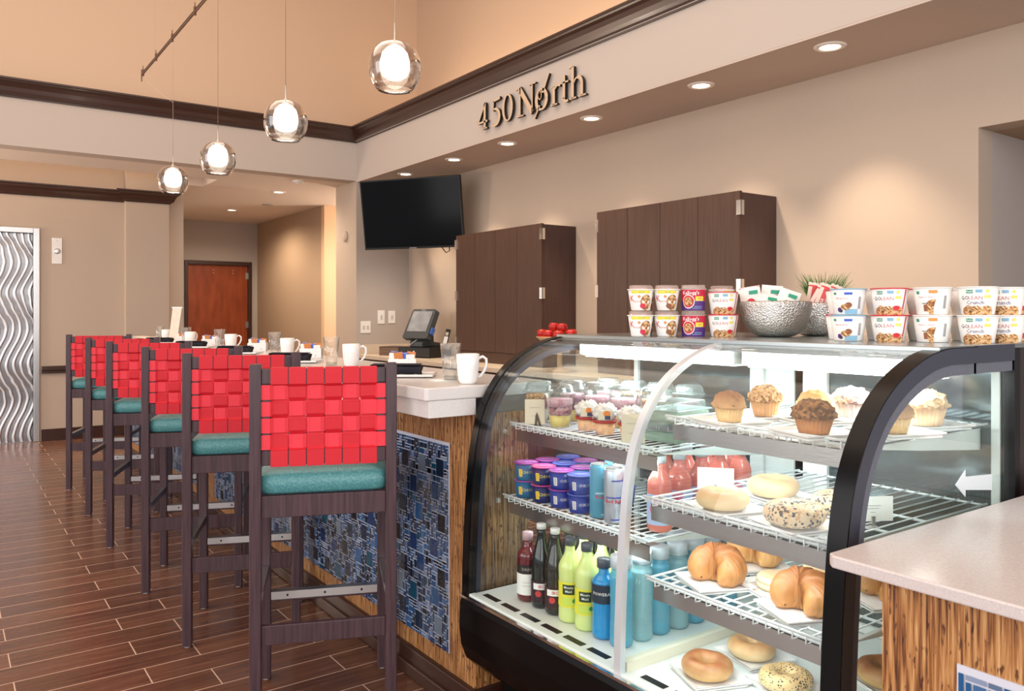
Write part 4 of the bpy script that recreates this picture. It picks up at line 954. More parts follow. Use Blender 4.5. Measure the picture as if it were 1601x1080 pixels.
# ------------------------------------------------------------------ food
def pastry_mat(name, lo, hi, zlo, zhi, sc=30, rough=0.45, spots=None, sp_scale=260, sp_th=0.25, bump=0.3):
    """crust colour that belongs to the bake: pale sides, browned crown"""
    m, t, b = new_mat(name); N = t.nodes; L = t.links
    tc = N.new('ShaderNodeTexCoord'); sp = N.new('ShaderNodeSeparateXYZ'); L.new(tc.outputs['Object'], sp.inputs[0])
    n = N.new('ShaderNodeTexNoise'); n.inputs['Scale'].default_value = sc; n.inputs['Detail'].default_value = 4; L.new(tc.outputs['Object'], n.inputs['Vector'])
    mr = N.new('ShaderNodeMapRange'); L.new(sp.outputs[2], mr.inputs[0]); mr.inputs[1].default_value = zlo; mr.inputs[2].default_value = zhi
    a = N.new('ShaderNodeMath'); a.operation = 'MULTIPLY_ADD'; L.new(n.outputs[0], a.inputs[0]); a.inputs[1].default_value = 0.9; a.inputs[2].default_value = -0.45
    c = N.new('ShaderNodeMath'); c.operation = 'ADD'; c.use_clamp = True; L.new(a.outputs[0], c.inputs[0]); L.new(mr.outputs[0], c.inputs[1])
    mx = N.new('ShaderNodeMix'); mx.data_type = 'RGBA'; L.new(c.outputs[0], mx.inputs[0]); mx.inputs[6].default_value = lin(lo)+(1,); mx.inputs[7].default_value = lin(hi)+(1,)
    out = mx.outputs[2]
    if spots:
        v = N.new('ShaderNodeTexVoronoi'); v.inputs['Scale'].default_value = sp_scale; L.new(tc.outputs['Object'], v.inputs['Vector'])
        n3 = N.new('ShaderNodeTexNoise'); n3.inputs['Scale'].default_value = 22; L.new(tc.outputs['Object'], n3.inputs['Vector'])
        th = N.new('ShaderNodeMath'); th.operation = 'MULTIPLY'; L.new(n3.outputs[0], th.inputs[0]); th.inputs[1].default_value = sp_th*2
        lt = N.new('ShaderNodeMath'); lt.operation = 'LESS_THAN'; L.new(v.outputs['Distance'], lt.inputs[0]); L.new(th.outputs[0], lt.inputs[1])
        cr = N.new('ShaderNodeValToRGB'); L.new(v.outputs['Color'], cr.inputs[0]); cr.color_ramp.interpolation = 'CONSTANT'
        e = cr.color_ramp.elements
        while len(e) < len(spots): e.new(0.5)
        for i, s_ in enumerate(spots): e[i].position = i/len(spots); e[i].color = lin(s_)+(1,)
        m2 = N.new('ShaderNodeMix'); m2.data_type = 'RGBA'; L.new(lt.outputs[0], m2.inputs[0]); L.new(out, m2.inputs[6]); L.new(cr.outputs[0], m2.inputs[7]); out = m2.outputs[2]
    L.new(out, b.inputs['Base Color']); b.inputs['Roughness'].default_value = rough
    b.inputs['Subsurface Weight'].default_value = 0.1; b.inputs['Subsurface Radius'].default_value = (0.01, 0.006, 0.003)
    if bump:
        bp = N.new('ShaderNodeBump'); bp.inputs['Strength'].default_value = bump; bp.inputs['Distance'].default_value = 0.004; L.new(n.outputs[0], bp.inputs['Height']); L.new(bp.outputs[0], b.inputs['Normal'])
    return m
seeds = [(36, 28, 24), (214, 190, 140), (60, 44, 34), (196, 150, 96), (20, 18, 18)]
bagel_mats = {
    'plain': pastry_mat('bagel_plain', (224, 198, 152), (192, 132, 74), 0.02, 0.062),
    'toasted': pastry_mat('bagel_toasted', (214, 174, 118), (148, 84, 42), 0.016, 0.045),
    'golden': pastry_mat('bagel_golden', (226, 200, 152), (190, 128, 66), 0.015, 0.05),
    'seeded': pastry_mat('bagel_seeded', (226, 208, 176), (216, 170, 116), 0.01, 0.06, spots=seeds, sp_th=0.5, sp_scale=150),
    'poppy': pastry_mat('bagel_poppy', (218, 196, 148), (200, 158, 100), 0.01, 0.055, spots=[(24, 20, 20), (40, 32, 28)], sp_th=0.32, sp_scale=190)}
def bagel(kind, loc, label, rz=0, R=0.037, r=0.025, sy=1.0, h=1.0, rot=None):
    t = tag_mesh = MB(); n, k = 40, 16; vs = []
    sd = hash_(label)
    for i in range(n):
        a = 2*math.pi*i/n
        q = 1+0.07*noise.noise(Vector((math.cos(a)*1.5+sd, math.sin(a)*1.5, sd*0.3)))
        for j in range(k):
            b = 2*math.pi*j/k; d = 1+0.05*noise.noise(Vector((math.cos(a)*3, math.sin(a)*3, b+sd)))
            rr = R*q+(r if math.cos(b) > 0 else r*0.93)*math.cos(b)*d
            z = r*1.0*h*(1+math.sin(b)*(0.98 if math.sin(b) > 0 else 0.93))*q
            vs.append((rr*math.cos(a), rr*math.sin(a)*sy, max(z, 0)))
    fs = [(i*k+j, ((i+1) % n)*k+j, ((i+1) % n)*k+(j+1) % k, i*k+(j+1) % k) for i in range(n) for j in range(k)]
    o = t.add(vs, fs, 0, True).build('bagel', bagel_mats[kind])
    o.location = loc; o.rotation_euler = rot or (0, 0, rz)
    return tag(o, label, 'bagel', 'bagels in the display case')
def hash_(s): return (sum(ord(c)*(i+1) for i, c in enumerate(s)) % 97)/9.0
cro_mats = [pastry_mat('croissant_brown', (204, 146, 84), (158, 96, 48), 0.0, 0.07, sc=26), pastry_mat('croissant_gold', (226, 176, 112), (198, 132, 72), 0.0, 0.075, sc=26)]
def croissant(k, loc, label, rz):
    """curled crescent of overlapping rolled layers, tips tucked round to the front"""
    mb = MB(); n, kk = 160, 24; vs = []
    for i in range(n+1):
        t = i/n; a = math.radians(-232+284*t); s = max(0, math.sin(math.pi*t))**0.42
        st = 8; ph = (t*st) % 1.0; ridge = 0.94+0.12*(1-ph)**0.8+0.012*math.sin(t*170)
        rr = (0.0015+0.0365*s)*ridge
        cx, cy = 0.030*math.cos(a), 0.027*math.sin(a)
        for j in range(kk):
            b = 2*math.pi*j/kk; d = 1+0.06*noise.noise(Vector((b*2, t*14, loc[0]*9)))
            ex = rr*math.cos(b)*d; z = rr*1.12*math.sin(b)*d+0.034*(0.25+0.75*s)+0.003
            vs.append(((cx+ex*math.cos(a))*1.05, (cy+ex*math.sin(a))*0.95, max(0, z)))
    fs = [(i*kk+j, (i+1)*kk+j, (i+1)*kk+(j+1) % kk, i*kk+(j+1) % kk) for i in range(n) for j in range(kk)]
    fs += [tuple(range(kk))[::-1], tuple(n*kk+j for j in range(kk))]
    o = mb.add(vs, fs, 0, True).build('croissant', cro_mats[k])
    o.location = loc; o.rotation_euler = (0, 0, rz)
    return tag(o, label, 'croissant', 'croissants on the middle shelf')
muf = {'bran': ((206, 158, 108), (150, 100, 62)), 'crumb': ((220, 180, 130), (168, 112, 66)), 'nut': ((158, 108, 62), (96, 58, 34)), 'lemon': ((242, 218, 160), (224, 170, 96)), 'berry': ((188, 152, 140), (124, 92, 86)), 'oat': ((222, 186, 140), (186, 140, 96))}
wrapc = {'bran': (222, 184, 128), 'crumb': (222, 170, 118), 'nut': (186, 122, 70), 'lemon': (238, 216, 176), 'berry': (190, 170, 166), 'oat': (222, 184, 142)}
def muffin(kind, loc, label, r=0.038, h=0.04, th=0.036):
    t = thing('muffin', label, 'muffin', loc, hash_(label), 'muffins on the top shelf')
    def pleat(rr, z, a): return rr*(1+0.045*math.cos(a*26))
    MB().lathe([(0, 0.0), (r*0.72, 0.0), (r*0.76, 0.003), (r*0.99, h), (r*0.95, h), (0, h)], 104, rfun=pleat, sm=True).build('paper_case', mat('case_'+kind, wrapc[kind], 0.6, var=0.2, vscale=50), t)
    lo, hi = muf[kind]
    m = pastry_mat('muffin_'+kind, lo, hi, h, h+0.03, sc=60, rough=0.8, bump=0.9, spots=[hi, (70, 42, 26), lo] if kind != 'lemon' else None, sp_scale=90, sp_th=0.2)
    if kind in ('crumb', 'nut', 'oat', 'berry'):
        m = ramp_mat('muffin_top_'+kind, [(0.0, tuple(int(q*0.6) for q in hi)), (0.3, hi), (0.65, lo), (0.92, tuple(min(245, int(q*1.12)) for q in lo))], 130, kind='voronoi', rough=0.85, bump=0.8, bd=0.003)
    sd = hash_(label); lump = 0.20 if kind in ('crumb', 'nut', 'oat') else 0.15
    def zf(p):
        if p.z < h-0.001: p.z = h-0.001-(h-p.z)*0.15
        return p
    MB().blob((0, 0, h), (r*1.14, r*1.14, th), 36, 22, 0, lump, 4.5, sd, zfun=zf).build('top', m, t)
    return t
# plates
def make_sq():
    t = thing('square_plate', '', 'plate')
    MB().prism([(-0.062, -0.068), (0.062, -0.068), (0.068, -0.062), (0.068, 0.062), (0.062, 0.068), (-0.062, 0.068), (-0.068, 0.062), (-0.068, -0.062)], 0.001, 0.004, 'Z').build('dish', white_gloss, t)
    s = MB(); a, b = 0.054, 0.071
    vs = [(-a, -a, .004), (a, -a, .004), (a, a, .004), (-a, a, .004), (-b, -b, .011), (b, -b, .011), (b, b, .011), (-b, b, .011), (-b, -b, .0085), (b, -b, .0085), (b, b, .0085), (-b, b, .0085), (-a-.006, -a-.006, .001), (a+.006, -a-.006, .001), (a+.006, a+.006, .001), (-a-.006, a+.006, .001)]
    fs = []
    for q in range(4):
        r_ = (q+1) % 4
        fs += [(q, 4+q, 4+r_, r_), (4+q, 8+q, 8+r_, 4+r_), (8+q, 12+q, 12+r_, 8+r_)]
    s.add(vs, fs).build('rim', white_gloss, t)
    return t
sq = Maker(make_sq)
A45 = math.radians(-20)
bagel_list = [
    ('plain', 1.455, 1.212, ZB, 'pale plain bagel in front of the printed card, upper middle shelf', 0.036, 0.024, 'under the pale plain bagel in front of the card'),
    ('plain', 1.655, 1.225, ZB, 'pale bagel with browned rim at the back of the upper middle shelf', 0.037, 0.025, 'under the pale bagel at the back of the upper middle shelf'),
    ('seeded', 1.462, 1.030, ZB, 'bagel covered in poppy and sesame seeds at the front of the upper middle shelf', 0.038, 0.026, 'under the seed-covered bagel at the shelf front'),
    ('seeded', 1.635, 1.035, ZB, 'seeded bagel behind the curved black end frame', 0.036, 0.024, 'under the seeded bagel behind the black frame'),
    ('toasted', 1.492, 1.290, ZD, 'toasted brown bagel at the front left of the case floor', 0.038, 0.024, 'under the toasted bagel on the case floor'),
    ('golden', 1.668, 1.297, ZD, 'golden bagel at the back left of the case floor', 0.036, 0.024, 'under the golden bagel on the case floor'),
    ('poppy', 1.588, 1.140, ZD, 'oval bagel with a patch of poppy seeds on the case floor', 0.038, 0.024, 'under the poppy seed bagel on the case floor'),
    ('toasted', 1.505, 0.995, ZD, 'brown bagel cut off by the bottom edge of the picture on the case floor', 0.038, 0.024, 'under the bagel at the bottom edge of the picture'),
    ('toasted', 1.80, 1.02, ZD, 'brown bagel seen through the end glass beside the bamboo panel', 0.04, 0.026, 'under the brown bagel seen through the end glass')]
for kd, x, y, z, lab, R, r, pl in bagel_list:
    sq((x+0.005, y-0.004, z+0.0005), 'white square plate '+pl, math.radians(-24)+hash_(lab)*0.02, 'square plates in the display case')
    bagel(kd, (x, y, z+0.0055), lab, -0.5, R, r, 0.86 if kd == 'poppy' else 1.0, 0.92)
for k, x, y, rz, lab, pl in [(0, 1.50, 1.275, 1.75, 'dark golden croissant at the front left of the lower middle shelf', 'under the front left croissant'), (1, 1.69, 1.31, 1.9, 'pale golden croissant at the back left of the lower middle shelf', 'under the pale croissant at the back'), (0, 1.505, 1.045, 1.65, 'dark brown croissant at the front right of the lower middle shelf', 'under the front right croissant'), (0, 1.72, 0.985, 1.2, 'croissant seen through the end glass just left of the bamboo panel', 'under the croissant seen through the end glass')]:
    sq((x, y, ZCC+0.0005), 'white square plate '+pl, math.radians(-24), 'square plates in the display case')
    croissant(k, (x, y, ZCC+0.0055), lab, rz).scale = (1.12, 1.12, 1.08)
def make_em():
    t = thing('english_muffin', '', 'english muffin')
    MB().lathe([(0, 0), (0.036, 0), (0.043, 0.006), (0.044, 0.012), (0.041, 0.0145), (0.0, 0.015)], 28).build('lower_half', pastry_mat('em_low', (238, 222, 186), (226, 196, 146), 0.0, 0.05), t)
    MB().lathe([(0, 0.0155), (0.041, 0.016), (0.044, 0.020), (0.043, 0.027), (0.036, 0.032), (0.0, 0.033)], 28).build('upper_half', pastry_mat('em_top', (238, 220, 180), (204, 148, 92), 0.024, 0.04), t)
    return t
em = Maker(make_em)
for x, y, lab in ((1.585, 1.165, 'flat split english muffin between the two front croissants'), (1.735, 1.145, 'flat split english muffin behind the front right croissant')):
    sq((x, y, ZCC+0.0005), 'white square plate under the '+lab, math.radians(-20), 'square plates in the display case')
    em((x, y, ZCC+0.0055), lab, 0, 'english muffins on the lower middle shelf')
MUF = [('bran', 1.515, 1.243, 0.0345, 0.036, 'smooth brown muffin at the far left of the front edge'), ('crumb', 1.675, 1.262, 0.037, 0.040, 'crumb-topped muffin behind the leftmost one'), ('nut', 1.515, 1.018, 0.040, 0.036, 'dark nut-topped muffin at the front edge of the shelf'), ('lemon', 1.695, 1.135, 0.038, 0.036, 'pale yellow muffin behind the nut-topped one'), ('berry', 1.80, 1.105, 0.042, 0.042, 'greyish berry muffin right of the pale yellow one'), ('bran', 1.665, 0.925, 0.034, 0.036, 'muffin just right of the curved black frame, nearer the glass'), ('oat', 1.835, 0.945, 0.043, 0.044, 'large crumb-topped muffin seen through the end glass')]
for kd, x, y, r, h, lab in MUF:
    sq((x, y, ZA+0.0005), 'white square plate under the '+lab, math.radians(-18), 'square plates in the display case')
    muffin(kd, (x, y, ZA+0.0055), lab, r, h)

# price cards
def make_card():
    t = thing('name_card', '', 'card')
    MB().box(-0.044, 0.044, -0.0008, 0.0008, 0.012, 0.064).build('card', card, t)
    ln = MB()
    for w, z in ((0.034, 0.044), (0.028, 0.038), (0.012, 0.030)): ln.box(-w/2, w/2, -0.0011, -0.0009, z, z+0.0012)
    ln.build('printed_lines', grey_ink, t)
    MB().box(-0.004, 0.004, -0.004, -0.001, 0.0, 0.024).lathe([(0, 0), (0.010, 0), (0.010, 0.002), (0, 0.002)], 14).build('clip', steel, t, bevel=0.001)
    return t
ncard = Maker(make_card)
ncard((1.575, 1.335, ZB+0.0005), 'white printed card standing behind the pale bagel', facing(1.575, 1.335), 'printed cards in the case')
ncard((1.60, 0.935, ZB+0.0005), 'white printed card seen through the end glass by the black frame', facing(1.60, .935, 0.5), 'printed cards in the case')
def make_card2():
    t = thing('name_card', '', 'card')
    MB().box(-0.031, 0.031, -0.0008, 0.0008, 0.004, 0.082).build('card', card_cream, t)
    ln = MB()
    for w, z in ((0.034, 0.056), (0.024, 0.030)): ln.box(-w/2, w/2, -0.0011, -0.0009, z, z+0.0012)
    ln.build('printed_lines', grey_ink, t)
    # little fork figure of the clip
    MB().prism([(0.0, 0.0), (0.006, 0.0), (0.008, 0.02), (0.014, 0.0), (0.02, 0.0), (0.010, 0.034), (0.006, 0.042), (0.002, 0.03)], -0.004, -0.001, 'Y').build('clip', mat('clip_dark', (70, 62, 48), 0.4, metal=0.4), t)
    return t
ncard2 = Maker(make_card2)
ncard2((1.512, 2.00, LA+0.0015), 'cream card leaning on the granola cup at the far left', facing(1.5, 2.0), 'cream cards on the cup shelf')
ncard2((1.505, 1.555, LA+0.0015), 'cream card on the cup shelf beside the pale divider', facing(1.5, 1.5), 'cream cards on the cup shelf')

# parfait cups
pc = glass_mat('clear_cup', (0.95, 0.97, 0.97), 2.0, haze=0.06)
berry_m = ramp_mat('berries', [(0.2, (96, 44, 70)), (0.5, (168, 80, 96)), (0.8, (206, 160, 160))], 90, kind='voronoi', rough=0.4)
yog_m = ramp_mat('pink_yogurt', [(0.45, (216, 176, 184)), (0.62, (190, 110, 130)), (0.7, (226, 196, 200))], 45, rough=0.4)
pine_m = ramp_mat('pineapple', [(0.2, (226, 196, 90)), (0.8, (244, 224, 140))], 80, kind='voronoi', rough=0.4)
gran_m = ramp_mat('granola', [(0.0, (196, 140, 80)), (0.3, (112, 64, 34)), (0.5, (226, 190, 136)), (0.75, (168, 104, 56)), (0.9, (240, 214, 168))], 210, kind='voronoi', rough=0.7, bd=0.001)
def make_parfait(kind):
    def f():
        t = thing('parfait_cup', '', 'parfait')
        R = lambda z: 0.027+0.0135*z/0.1
        MB().shell([(R(0), 0.0), (R(0.1), 0.1), (0.0445, 0.101), (0.0445, 0.104)], 26).build('cup', pc, t)
        lay = [(0.001, 0.038, pine_m), (0.038, 0.064, berry_m), (0.064, 0.088, yog_m)] if kind == 'fruit' else [(0.001, 0.05, mat('cream_yogurt', (232, 222, 204), 0.5)), (0.05, 0.078, yog_m), (0.078, 0.094, gran_m)]
        for a, b, m in lay:
            MB().lathe([(0, a), (R(a)-0.0012, a), (R(b)-0.0012, b-0.0003), (0, b-0.0003)], 24, rfun=lambda r, z, q, a=a: r).build('layer', m, t)
        MB().shell([(0.0455, 0.1045), (0.0455, 0.108), (0.040, 0.109), (0.038, 0.124), (0.030, 0.132), (0.0, 0.133)], 26).build('lid', pc, t)
        return t
    return f
parf = {'fruit': Maker(make_parfait('fruit')), 'granola': Maker(make_parfait('granola'))}
for kd, x, y, lab in [('granola', 1.552, 2.035, 'granola yogurt cup at the far left behind the cream card'), ('fruit', 1.56, 1.935, 'fruit and yogurt cup at the front, second from the left'), ('fruit', 1.69, 2.03, 'fruit cup in the second row, farthest left'), ('fruit', 1.705, 1.925, 'fruit cup in the second row behind the first snack pack'), ('fruit', 1.72, 1.82, 'fruit cup in the second row behind the second snack pack'), ('granola', 1.735, 1.70, 'granola cup in the second row toward the divider'), ('fruit', 1.84, 2.02, 'fruit cup at the back left corner of the top shelf'), ('granola', 1.85, 1.91, 'granola cup in the back row, second from the left'), ('fruit', 1.86, 1.80, 'fruit cup in the back row, third from the left'), ('fruit', 1.87, 1.69, 'fruit cup in the back row nearest the divider')]:
    parf[kd]((x, y, LA+0.0015), lab, hash_(lab), 'layered cups on the left top shelf', scale=(1.1, 1.1, 1.0))
def make_snack():
    t = thing('snack_pack', '', 'snack pack')
    MB().lathe([(0, 0), (0.026, 0), (0.031, 0.034), (0, 0.034)], 20).build('lower_cup', mat('peach_cup', (226, 178, 134), 0.4, var=0.3, vscale=60), t)
    MB().lathe([(0.031, 0.0345), (0.035, 0.0345), (0.036, 0.042), (0.031, 0.042)], 24, closed=True).build('red_rim', mat('rim_red', (176, 34, 36), 0.4), t)
    MB().blob((0, 0, 0.061), (0.036, 0.034, 0.027), 30, 18, 0, 0.35, 4, 2.0).build('film_bag', mat('pack_film', (214, 208, 200), 0.15, var=0.25, vscale=90), t)
    rf = lambda z: 0.0345
    s = MB()
    s.wrap(*rect2(0.034, 0.026), rf, 0.0, 0.058, 0.0055, 2); s.wrap(*disc2(0.009, 14), rf, 0.15, 0.063, 0.006, 0); s.wrap(*rect2(0.014, 0.011), rf, 0.2, 0.052, 0.0065, 1)
    s.build('label', [mat('label_orange', (226, 130, 50), 0.5), mat('label_navy', (50, 60, 100), 0.5), card_cream], t)
    return t
snack = Maker(make_snack)
for i, (x, y, n) in enumerate([(1.585, 1.835, 'leftmost of the three'), (1.575, 1.745, 'middle of the three'), (1.59, 1.655, 'nearest the divider')]):
    snack((x, y, LA+0.0015), 'small snack pack with orange label and red rim, '+n, facing(x, y), 'snack packs on the left top shelf')
def make_clam():
    t = thing('salad_box', '', 'plastic box')
    MB().box(-0.075, 0.075, -0.06, 0.06, 0, 0.03).build('base', glass_mat('green_tray', (0.8, 0.9, 0.84), 1.5, haze=0.5, hcol=(168, 190, 172)), t, bevel=0.01)
    MB().box(-0.08, 0.08, -0.065, 0.065, 0.0305, 0.034).box(-0.065, 0.065, -0.05, 0.05, 0.0342, 0.055).build('lid', glass_mat('clear_lid', (0.93, 0.96, 0.95), 2.0, haze=0.15), t, bevel=0.006)
    return t
clam = Maker(make_clam)
clam((1.66, 1.545, LA+0.0015), 'lower clear plastic box of salad by the divider', 0.1, 'salad boxes by the divider')
clam((1.66, 1.545, LA+0.0575), 'upper clear plastic box of salad by the divider', 0.1, 'salad boxes by the divider')

# yogurt pots
def make_yog(c_side, c_lid, txt, bar_c):
    def f():
        t = thing('yogurt_pot', '', 'yogurt pot')
        rf = lambda z: 0.032+0.0045*z/0.05
        s = MB().lathe([(0, 0), (0.031, 0), (rf(0), 0.002), (rf(0.05), 0.05), (0, 0.05)], 28)
        s.wrap(*rect2(0.012, 0.024), rf, -0.55, 0.024, 0.0006, 1)
        for q in range(5): s.wrap(*rect2(0.008, 0.0014), rf, -0.55, 0.016+q*0.004, 0.001, 2 if bar_c == 1 else 3)
        v, fc = text2(txt, 0.013); s.wrap(v, fc, rf, 0.45, 0.026, 0.0008, 1)
        s.build('pot', [c_side, white_p if bar_c == 1 else mat('sticker_yellow', (236, 214, 60), 0.5), ink, mat('sticker_red', (200, 50, 40), 0.5)], t)
        MB().lathe([(0, 0.0503), (0.0375, 0.0503), (0.040, 0.0525), (0.0365, 0.0545), (0.031, 0.0540), (0, 0.0538)], 28).build('foil_lid', c_lid, t)
        v, fc = text2(txt, 0.013); MB().add([(a, b, 0.0546) for a, b in v], fc).build('lid_text', card, t)
        return t
    return f
blue_s = mat('pot_blue', (26, 52, 140), 0.35); navy_s = mat('pot_navy', (22, 34, 92), 0.35); teal_s = mat('pot_teal', (30, 92, 136), 0.35)
lid_p = mat('lid_purple', (142, 60, 142), 0.3); lid_b = mat('lid_blue', (70, 84, 170), 0.3); lid_m = mat('lid_magenta', (186, 66, 128), 0.3)
yA = Maker(make_yog(teal_s, lid_p, 'CHOBANI', 0)); yB = Maker(make_yog(navy_s, lid_m, 'CHOBANI', 0)); yC = Maker(make_yog(blue_s, lid_b, 'OIKOS', 1)); yD = Maker(make_yog(blue_s, lid_p, 'OIKOS', 1))
cols = [('leftmost column', 2.035, yA), ('second column', 1.952, yB), ('third column', 1.869, yD), ('fourth column', 1.786, yC)]
for r_, rn in enumerate(('front row', 'middle row', 'back row')):
    for ci, (cn, y, mk) in enumerate(cols):
        for lv, ln_ in ((0, 'lower'), (1, 'upper')):
            m_ = mk if r_ == 0 else (yA, yD, yC)[(ci+r_) % 3]
            x = 1.505+0.004*ci+0.085*r_
            m_((x, y, LB+0.0015+lv*0.0552), '%s yogurt pot, %s from the left, %s' % (ln_, cn, rn), facing(x, y), 'stacked yogurt pots')
def make_can(c, c2):
    def f():
        t = thing('drink_can', '', 'can')
        rf = lambda z: 0.027
        s = MB().lathe([(0.0, 0), (0.022, 0), (0.027, 0.006), (0.027, 0.14), (0.0245, 0.15), (0.0235, 0.15), (0.0, 0.148)], 26)
        s.wrap(*rect2(0.05, 0.05, 10, slant=0.02), rf, 0.0, 0.095, 0.0006, 1); s.wrap(*rect2(0.05, 0.05, 10, slant=0.02), rf, 0.6, 0.035, 0.0006, 1)
        v, fc = text2('Red Bull', 0.014, 0.01); s.wrap(v, fc, rf, 0, 0.062, 0.001, 2)
        s.build('can_body', [c, c2, mat('can_red', (206, 30, 44), 0.4)], t)
        MB().lathe([(0.0, 0.1485), (0.0232, 0.1505), (0.024, 0.152), (0.0215, 0.1515), (0, 0.149)], 20).build('can_top', steel, t)
        return t
    return f
canA = Maker(make_can(mat('can_silver', (196, 204, 214), 0.25, metal=0.6), mat('can_blue', (32, 42, 140), 0.3)))
canB = Maker(make_can(mat('can_teal', (80, 150, 176), 0.3), mat('can_teal_light', (160, 196, 206), 0.3)))
canB((1.52, 1.708, LB+0.0015), 'teal slim drink can right of the yogurt pots', facing(1.5, 1.7, 0.5), 'slim cans on the left shelf')
canA((1.515, 1.642, LB+0.0015), 'blue and silver slim drink can next to the divider', facing(1.5, 1.64), 'slim cans on the left shelf')
canA((1.575, 1.675, LB+0.0015), 'blue and silver slim drink can in the second row', facing(1.5, 1.6, 1), 'slim cans on the left shelf')
canB((1.60, 1.735, LB+0.0015), 'teal slim drink can in the second row', facing(1.5, 1.6, 1), 'slim cans on the left shelf')

# bottles
def liquid(name, c, rough=0.1, coat=0.5, tr=0.0):
    m = mat(name, c, rough, coat=coat)
    if tr:
        t = m.node_tree; N = t.nodes; L = t.links; b = N['Principled BSDF']; o = N['Material Output']
        x = N.new('ShaderNodeBsdfTransparent'); x.inputs[0].default_value = tuple(min(1, q*1.1+0.35) for q in lin(c))+(1,)
        mx = N.new('ShaderNodeMixShader'); mx.inputs[0].default_value = tr; L.new(b.outputs[0], mx.inputs[1]); L.new(x.outputs[0], mx.inputs[2]); L.new(mx.outputs[0], o.inputs[0])
    return m
def make_bottle(R, Ht, neck, shoulder, body_m, cap_m, capr=0.014, caph=0.018, labels=(), waist=0.0, ribs=0):
    def f():
        t = thing('drink_bottle', '', 'bottle')
        zn = Ht-caph
        prof = [(0, 0.0), (R*0.82, 0.0), (R*0.97, 0.006), (R, 0.014)]
        k = 14
        for i in range(1, k):
            z = 0.014+(shoulder-0.014)*i/k; prof.append((R*(1-waist*math.sin(math.pi*i/k)**2)*(1-(0.02*(i % 2) if ribs else 0)), z))
        prof.append((R, shoulder))
        for i in range(1, 7):
            q = i/6; prof.append((R+(neck-R)*(0.5-0.5*math.cos(math.pi*q)), shoulder+(zn-0.012-shoulder)*q))
        prof += [(neck, zn-0.002), (0, zn-0.002)]
        MB().lathe(prof, 28).build('bottle_body', body_m, t)
        MB().lathe([(0, zn-0.0015), (capr, zn-0.0015), (capr, Ht-0.001), (capr*0.92, Ht), (0, Ht)], 24).build('cap', cap_m, t)
        rf = lambda z: max([R]) if waist == 0 else R*(1-waist*math.sin(math.pi*max(0, min(1, (z-0.014)/(shoulder-0.014))))**2)+0.0004
        for (za, zb, lm, items) in labels:
            s = MB().shell([(rf(za)+0.0006, za), (rf((za+zb)/2)+0.0006, (za+zb)/2), (rf(zb)+0.0006, zb)], 32)
            ms = [lm]
            for it in items:
                ms.append(it[-1]); mi = len(ms)-1
                if it[0] == 'text': v, fc = text2(it[1], it[2], 0.01)
                elif it[0] == 'disc': v, fc = disc2(it[1])
                else: v, fc = rect2(it[1], it[2])
                s.wrap(v, fc, rf, it[-3], it[-2], 0.0012+0.0003*mi, mi)
            s.build('label', ms, t)
        return t
    return f
w_ = card; grn = mat('leaf_green', (52, 140, 70), 0.5); yel = mat('lemon_yellow', (232, 226, 60), 0.5); blk = mat('label_black', (22, 24, 28), 0.4)
dkcap = mat('dark_cap', (74, 82, 92), 0.3); palecap = mat('pale_cap', (206, 216, 224), 0.3)
b_red = Maker(make_bottle(0.0325, 0.205, 0.014, 0.135, liquid('berry_drink', (96, 22, 32)), mat('pink_cap', (190, 160, 166), 0.3), 0.0165, 0.022, [(0.022, 0.085, card, [('rect', 0.03, 0.001, 0.0, 0.06, grey_ink), ('rect', 0.03, 0.001, 0.0, 0.05, grey_ink)]), (0.086, 0.112, blk, [('text', 'DRINK', 0.012, 0.0, 0.099, grey_ink)])]))
redd = mat('diamond_red', (196, 60, 60), 0.5)
b_dark = Maker(make_bottle(0.0305, 0.245, 0.0125, 0.12, liquid('dark_soda', (22, 30, 26), 0.08), mat('white_cap', (226, 228, 226), 0.3), 0.0145, 0.014, [(0.02, 0.082, mat('label_plum', (50, 26, 32), 0.4), [('rect', 0.05, 0.018, 0.0, 0.066, card), ('text', 'IBC', 0.013, 0.0, 0.066, redd), ('disc', 0.009, -0.3, 0.045, redd)])]))
pale_y = liquid('lemonade', (222, 238, 150), 0.15, tr=0.12)
b_lem = Maker(make_bottle(0.0335, 0.235, 0.0135, 0.15, pale_y, dkcap, 0.0165, 0.02, [(0.045, 0.115, yel, [('rect', 0.034, 0.028, -0.15, 0.095, mat('maid_green', (24, 60, 38), 0.4)), ('text', 'Minute', 0.0095, -0.15, 0.101, w_), ('text', 'Maid', 0.0095, -0.15, 0.090, w_), ('rect', 0.05, 0.022, 0.0, 0.062, mat('label_lime', (200, 220, 90), 0.5)), ('disc', 0.006, 0.35, 0.064, grn)])], waist=0.06))
blue_l = liquid('blue_drink', (20, 150, 214), 0.12, tr=0.12)
b_blue = Maker(make_bottle(0.0325, 0.21, 0.0135, 0.148, blue_l, dkcap, 0.019, 0.022, [(0.096, 0.146, mat('label_ink_blue', (18, 44, 62), 0.4), [('text', 'POWERADE', 0.0115, 0.0, 0.122, w_)])], waist=0.05, ribs=1))
wat = liquid('flavoured_water', (96, 186, 214), 0.08, tr=0.35)
wat2 = liquid('pale_water', (170, 214, 224), 0.08, tr=0.5)
b_wat = Maker(make_bottle(0.031, 0.235, 0.0255, 0.18, wat, palecap, 0.0285, 0.030, [], waist=0.04, ribs=1))
b_wat2 = Maker(make_bottle(0.031, 0.235, 0.0255, 0.18, wat2, palecap, 0.0285, 0.030, [], waist=0.04, ribs=1))
pink = liquid('pink_drink', (226, 120, 104), 0.12, tr=0.15)
